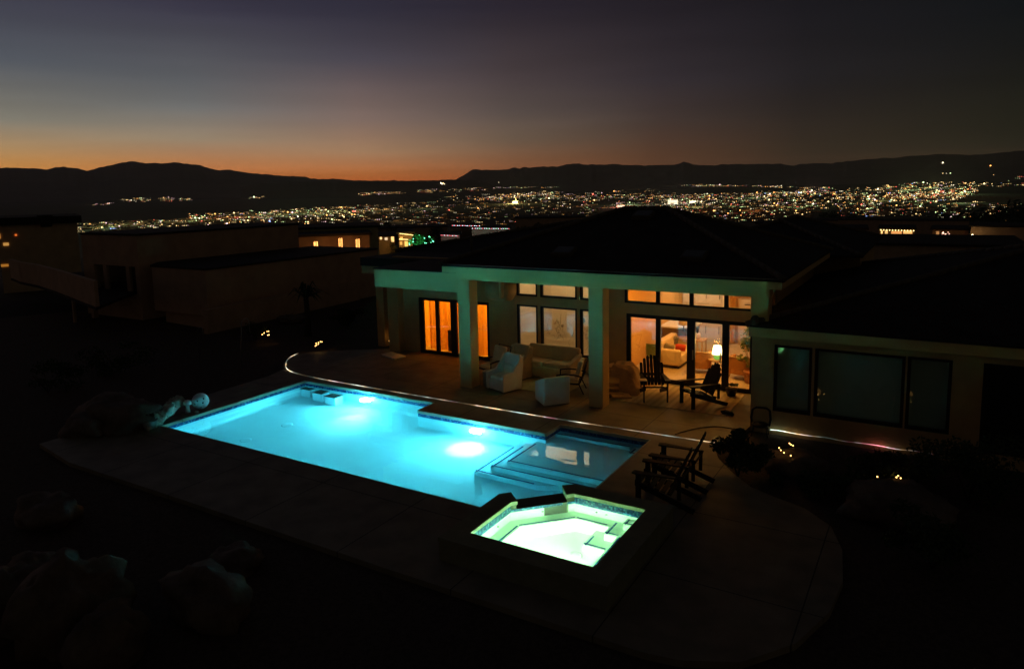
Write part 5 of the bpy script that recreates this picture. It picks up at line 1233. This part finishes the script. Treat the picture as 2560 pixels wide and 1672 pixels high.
light('POINT', c_+Vector((.3, -1.3, .1)), 60, (.12, 1, .35), radius=.3, name='green_glow'); light('POINT', c_+Vector((-.6, -1.0, -.2)), 40, (.12, 1, .35), radius=.3, name='green_glow')
# houses at the far left behind the neighbour
box_house(0, 200, 560, 640, 60, 'dark flat roofed house at the far left behind the curved terrace wall', 'dark_stucco', .5, [(0, 6, 580, 592, (1, .42, .08), .5), (11, 24, 603, 610, (1, .5, .12), .5), (41, 46, 583, 587, (1, .2, .03), .8), (0, 18, 655, 661, (1, .38, .05), .35)])
g = MB(); p = ond(100, 560, 60); g.box(p[0]-.35, p[0]+.35, p[1], p[1]+.7, p[2]-.2, p[2]+.6)
o = g.build('chimney', M['roof']); tag(o, 'square dark chimney block on the house at the far left', 'chimney')
# right hand side
box_house(2080, 2165, 575, 597, 110, 'brown lit house wall behind the dark wing roof, right of centre', 'far_stucco', .3); glow(2130, 588, 106, 26, (1, .40, .10), 1)
t, *_ = box_house(2198, 2285, 573, 594, 120, 'house with a brightly lit orange porch on the right', 'far_stucco', .2, [(2202, 2206, 577, 590, (1, .55, .18), 1.8), (2228, 2254, 578, 590, (1, .42, .12), .9), (2212, 2219, 576, 591, (1, .6, .2), 1.), (2258, 2280, 576, 584, (1, .5, .15), 1.2)])
glow(2240, 580, 117, 60, (1, .45, .12), 1.2)
light_row(2202, 575, 2284, 577, 117.5, 12, 'y', 'row of porch lamps on the orange lit house at the right', .08)
box_house(2330, 2420, 575, 600, 118, 'dark house with a small lit wall right of the orange porch', 'dark_stucco', .2, [(2340, 2347, 579, 592, (1, .45, .15), .45)])
box_house(2425, 2560, 568, 603, 112, 'dark house at the right edge with a lamp shining up and down its wall', 'dark_stucco', .2)
g = MB(); p = ond(2431, 588, 110); g.box(p[0]-.08, p[0]+.08, p[1]-.1, p[1], p[2]-.1, p[2]+.1); o = g.build('wall_lamp', emis('walllamp', (1, .85, .5), 10)); tag(o, 'wall lamp shining up and down on the dark house at the right edge', 'lamp')
glow(2431, 583, 110.6, 10, (1, .62, .22), .3, .05); glow(2431, 593, 110.6, 10, (1, .62, .22), .3, .05)
c_ = Vector(ond(2364, 586, 110)); t = empty('string_lights', tuple(c_), 0, 'small ball of pinkish lights beside the dark house at the right', 'string lights'); rr = random.Random(2)
for k in range(26):
    d = Vector((rr.gauss(0, 1), rr.gauss(0, 1), rr.gauss(0, 1))).normalized(); g = MB(); g.ball(c_+d*.42, .05, 5, 4); g.build('bulb', emis('pink_bulb', (1, .5, .35), 4), t)
box_house(1890, 2010, 560, 640, 140, 'dark house with a thin lit slot window beyond the main roof', 'dark_stucco', .3, [(1995, 1998, 579, 615, (1, .8, .5), .8), (1987, 1990, 578, 590, (.9, .9, .5), .5)])
for px0, px1, py, c in ((1950, 1963, 560, (1, .12, .05)), (1977, 1994, 565.5, (1, .2, .05))):
    a, b_ = ond(px0, py, 170), ond(px1, py-.6, 170); g = MB(); g.tube([a, b_], .09, 6); o = g.build('light_bar', emis('bar%d' % px0, c, 5)); tag(o, ('left' if px0 < 1960 else 'right')+' one of two glowing red bars beyond the main roof', 'light bar')
for i, (px0, px1, yt, D) in enumerate(((2090, 2560, 614, 70), (2010, 2200, 550, 260), (2200, 2420, 552, 280), (1950, 2090, 552, 240), (900, 1120, 570, 170), (1290, 1460, 545, 160), (480, 760, 576, 130))):
    lbs = ['long low dark house with a faint pale roof edge at the right', 'dark roofs below the town right of the main roof', 'dark roofs under the bright right part of the town', 'small dark house just right of the main roof peak', 'dark house behind the yellow lit house', 'dark house left of the main roof peak', 'dark house on the slope behind the left neighbour']
    box_house(px0, px1, yt, yt+60, D, lbs[i], 'dark_stucco', .2, depth=12)
# dark trees that break the edge of the town
for i, (px, py, D, rx, rz_) in enumerate(((815, 556, 190, 3.2, 3.6), (880, 560, 175, 2.8, 3.2), (960, 556, 170, 4, 3), (1345, 556, 150, 4, 2.6), (2110, 528, 420, 13, 7), (2480, 500, 900, 60, 26), (2540, 540, 420, 22, 9), (1180, 560, 165, 3, 2.5), (1100, 560, 160, 4, 2.8), (745, 572, 120, 1.6, 2.), (985, 600, 90, .9, 1.6), (2300, 566, 300, 9, 4))):
    c_ = Vector(ond(px, py, D)); gz = terr(c_.x, c_.y); t = empty('dark_tree', (c_.x, c_.y, gz), 0, 'bushy tree standing black against the lights of the town', 'tree', 'dark trees before the town')
    g = MB(); g.leaves(c_-Vector((0, 0, rz_)), (rx, rx, rz_), 1500, rx*.12, 40+i, 16); g.build('crown', M['leaf'], t)
    g = MB(); g.tube([(c_.x, c_.y, gz-1), (c_.x, c_.y, c_.z-rz_)], [rx*.08, rx*.05], 7); g.build('trunk', M['bark'], t)
# a floodlit white church-like hall and lit blocks in the town
def town_block(px, py, w, h, lb, col, st, name='town_hall'):
    hh, dist = hit(px, py)
    if hh is None: return
    t = empty(name, tuple(hh), 0, lb, 'building'); s = dist/FOC
    g = MB(); g.box(hh.x-w*s/2, hh.x+w*s/2, hh.y, hh.y+w*s*.6, hh.z-3, hh.z+h*s); g.build('wall', M['interior_white'], t)
    if name == 'town_hall':
        g = MB(); g.lathe([(w*s*.1, 0), (w*s*.08, h*s*.8), (.5, h*s*1.8)], (hh.x, hh.y+w*s*.2, hh.z+h*s), 8); g.build('tower', M['interior_white'], t)
    else:
        for k in range(3):
            g = MB(); z_ = hh.z+h*s*(k+.4)/3.3; g.box(hh.x-w*s*.45, hh.x+w*s*.45, hh.y-1, hh.y-.2, z_, z_+h*s*.12); g.build('lit_window', emis('tb', (1, .95, .75), 1.6), t)
    light('POINT', hh+Vector((-.5*w*s, -w*s*.9, h*s*.8)), st*(dist/1000)**2*9000, col, radius=5, name='floodlight'); light('POINT', hh+Vector((.5*w*s, -w*s*.9, h*s*.5)), st*(dist/1000)**2*9000, col, radius=5, name='floodlight')
town_block(1288, 509, 15, 6, 'floodlit yellow hall with a pointed tower in the middle of the town', (1, .80, .25), 2.2)
town_block(1682, 511, 26, 11, 'lit office block of several storeys behind the main roof peak', (1, 1, .8), .7, 'office_block')
town_block(1732, 508, 16, 6, 'smaller lit block right of the office block', (1, .95, .7), .7, 'office_block')
town_block(1552, 518, 22, 5, 'low reddish lit hall beside the bright green floodlight', (1, .3, .2), 1., 'office_block')
for p in (1063, 1074): 
    hh, dist = hit(p, 524)
    o = None


# ------------------------------------------------------------------ air over the valley
mt, nt, N, L = nodes('air'); out = N.new('ShaderNodeOutputMaterial'); pv = N.new('ShaderNodeVolumePrincipled')
pv.inputs['Color'].default_value = (.9, .88, .86, 1); pv.inputs['Density'].default_value = 1.7e-5; pv.inputs['Anisotropy'].default_value = .35
L.new(pv.outputs[0], out.inputs['Volume'])
g = MB(); g.box(-44000, 44000, -44000, 44000, -420, 1500); hz_ = g.build('haze', mt); tag(hz_, kind='stuff'); hz_.display_type = 'WIRE'

# ------------------------------------------------------------------ render settings
sc.view_settings.view_transform = 'Standard'; sc.view_settings.look = 'None'; sc.view_settings.exposure = 0; sc.view_settings.gamma = 1
sc.cycles.use_denoising = True
try: sc.cycles.denoiser = 'OPENIMAGEDENOISE'
except Exception: pass
sc.cycles.max_bounces = 10; sc.cycles.diffuse_bounces = 5; sc.cycles.transmission_bounces = 8; sc.cycles.transparent_max_bounces = 12; sc.cycles.glossy_bounces = 4
sc.cycles.caustics_reflective = True; sc.cycles.caustics_refractive = True; sc.cycles.blur_glossy = .3
sc.cycles.sample_clamp_indirect = 80; sc.cycles.use_light_tree = True
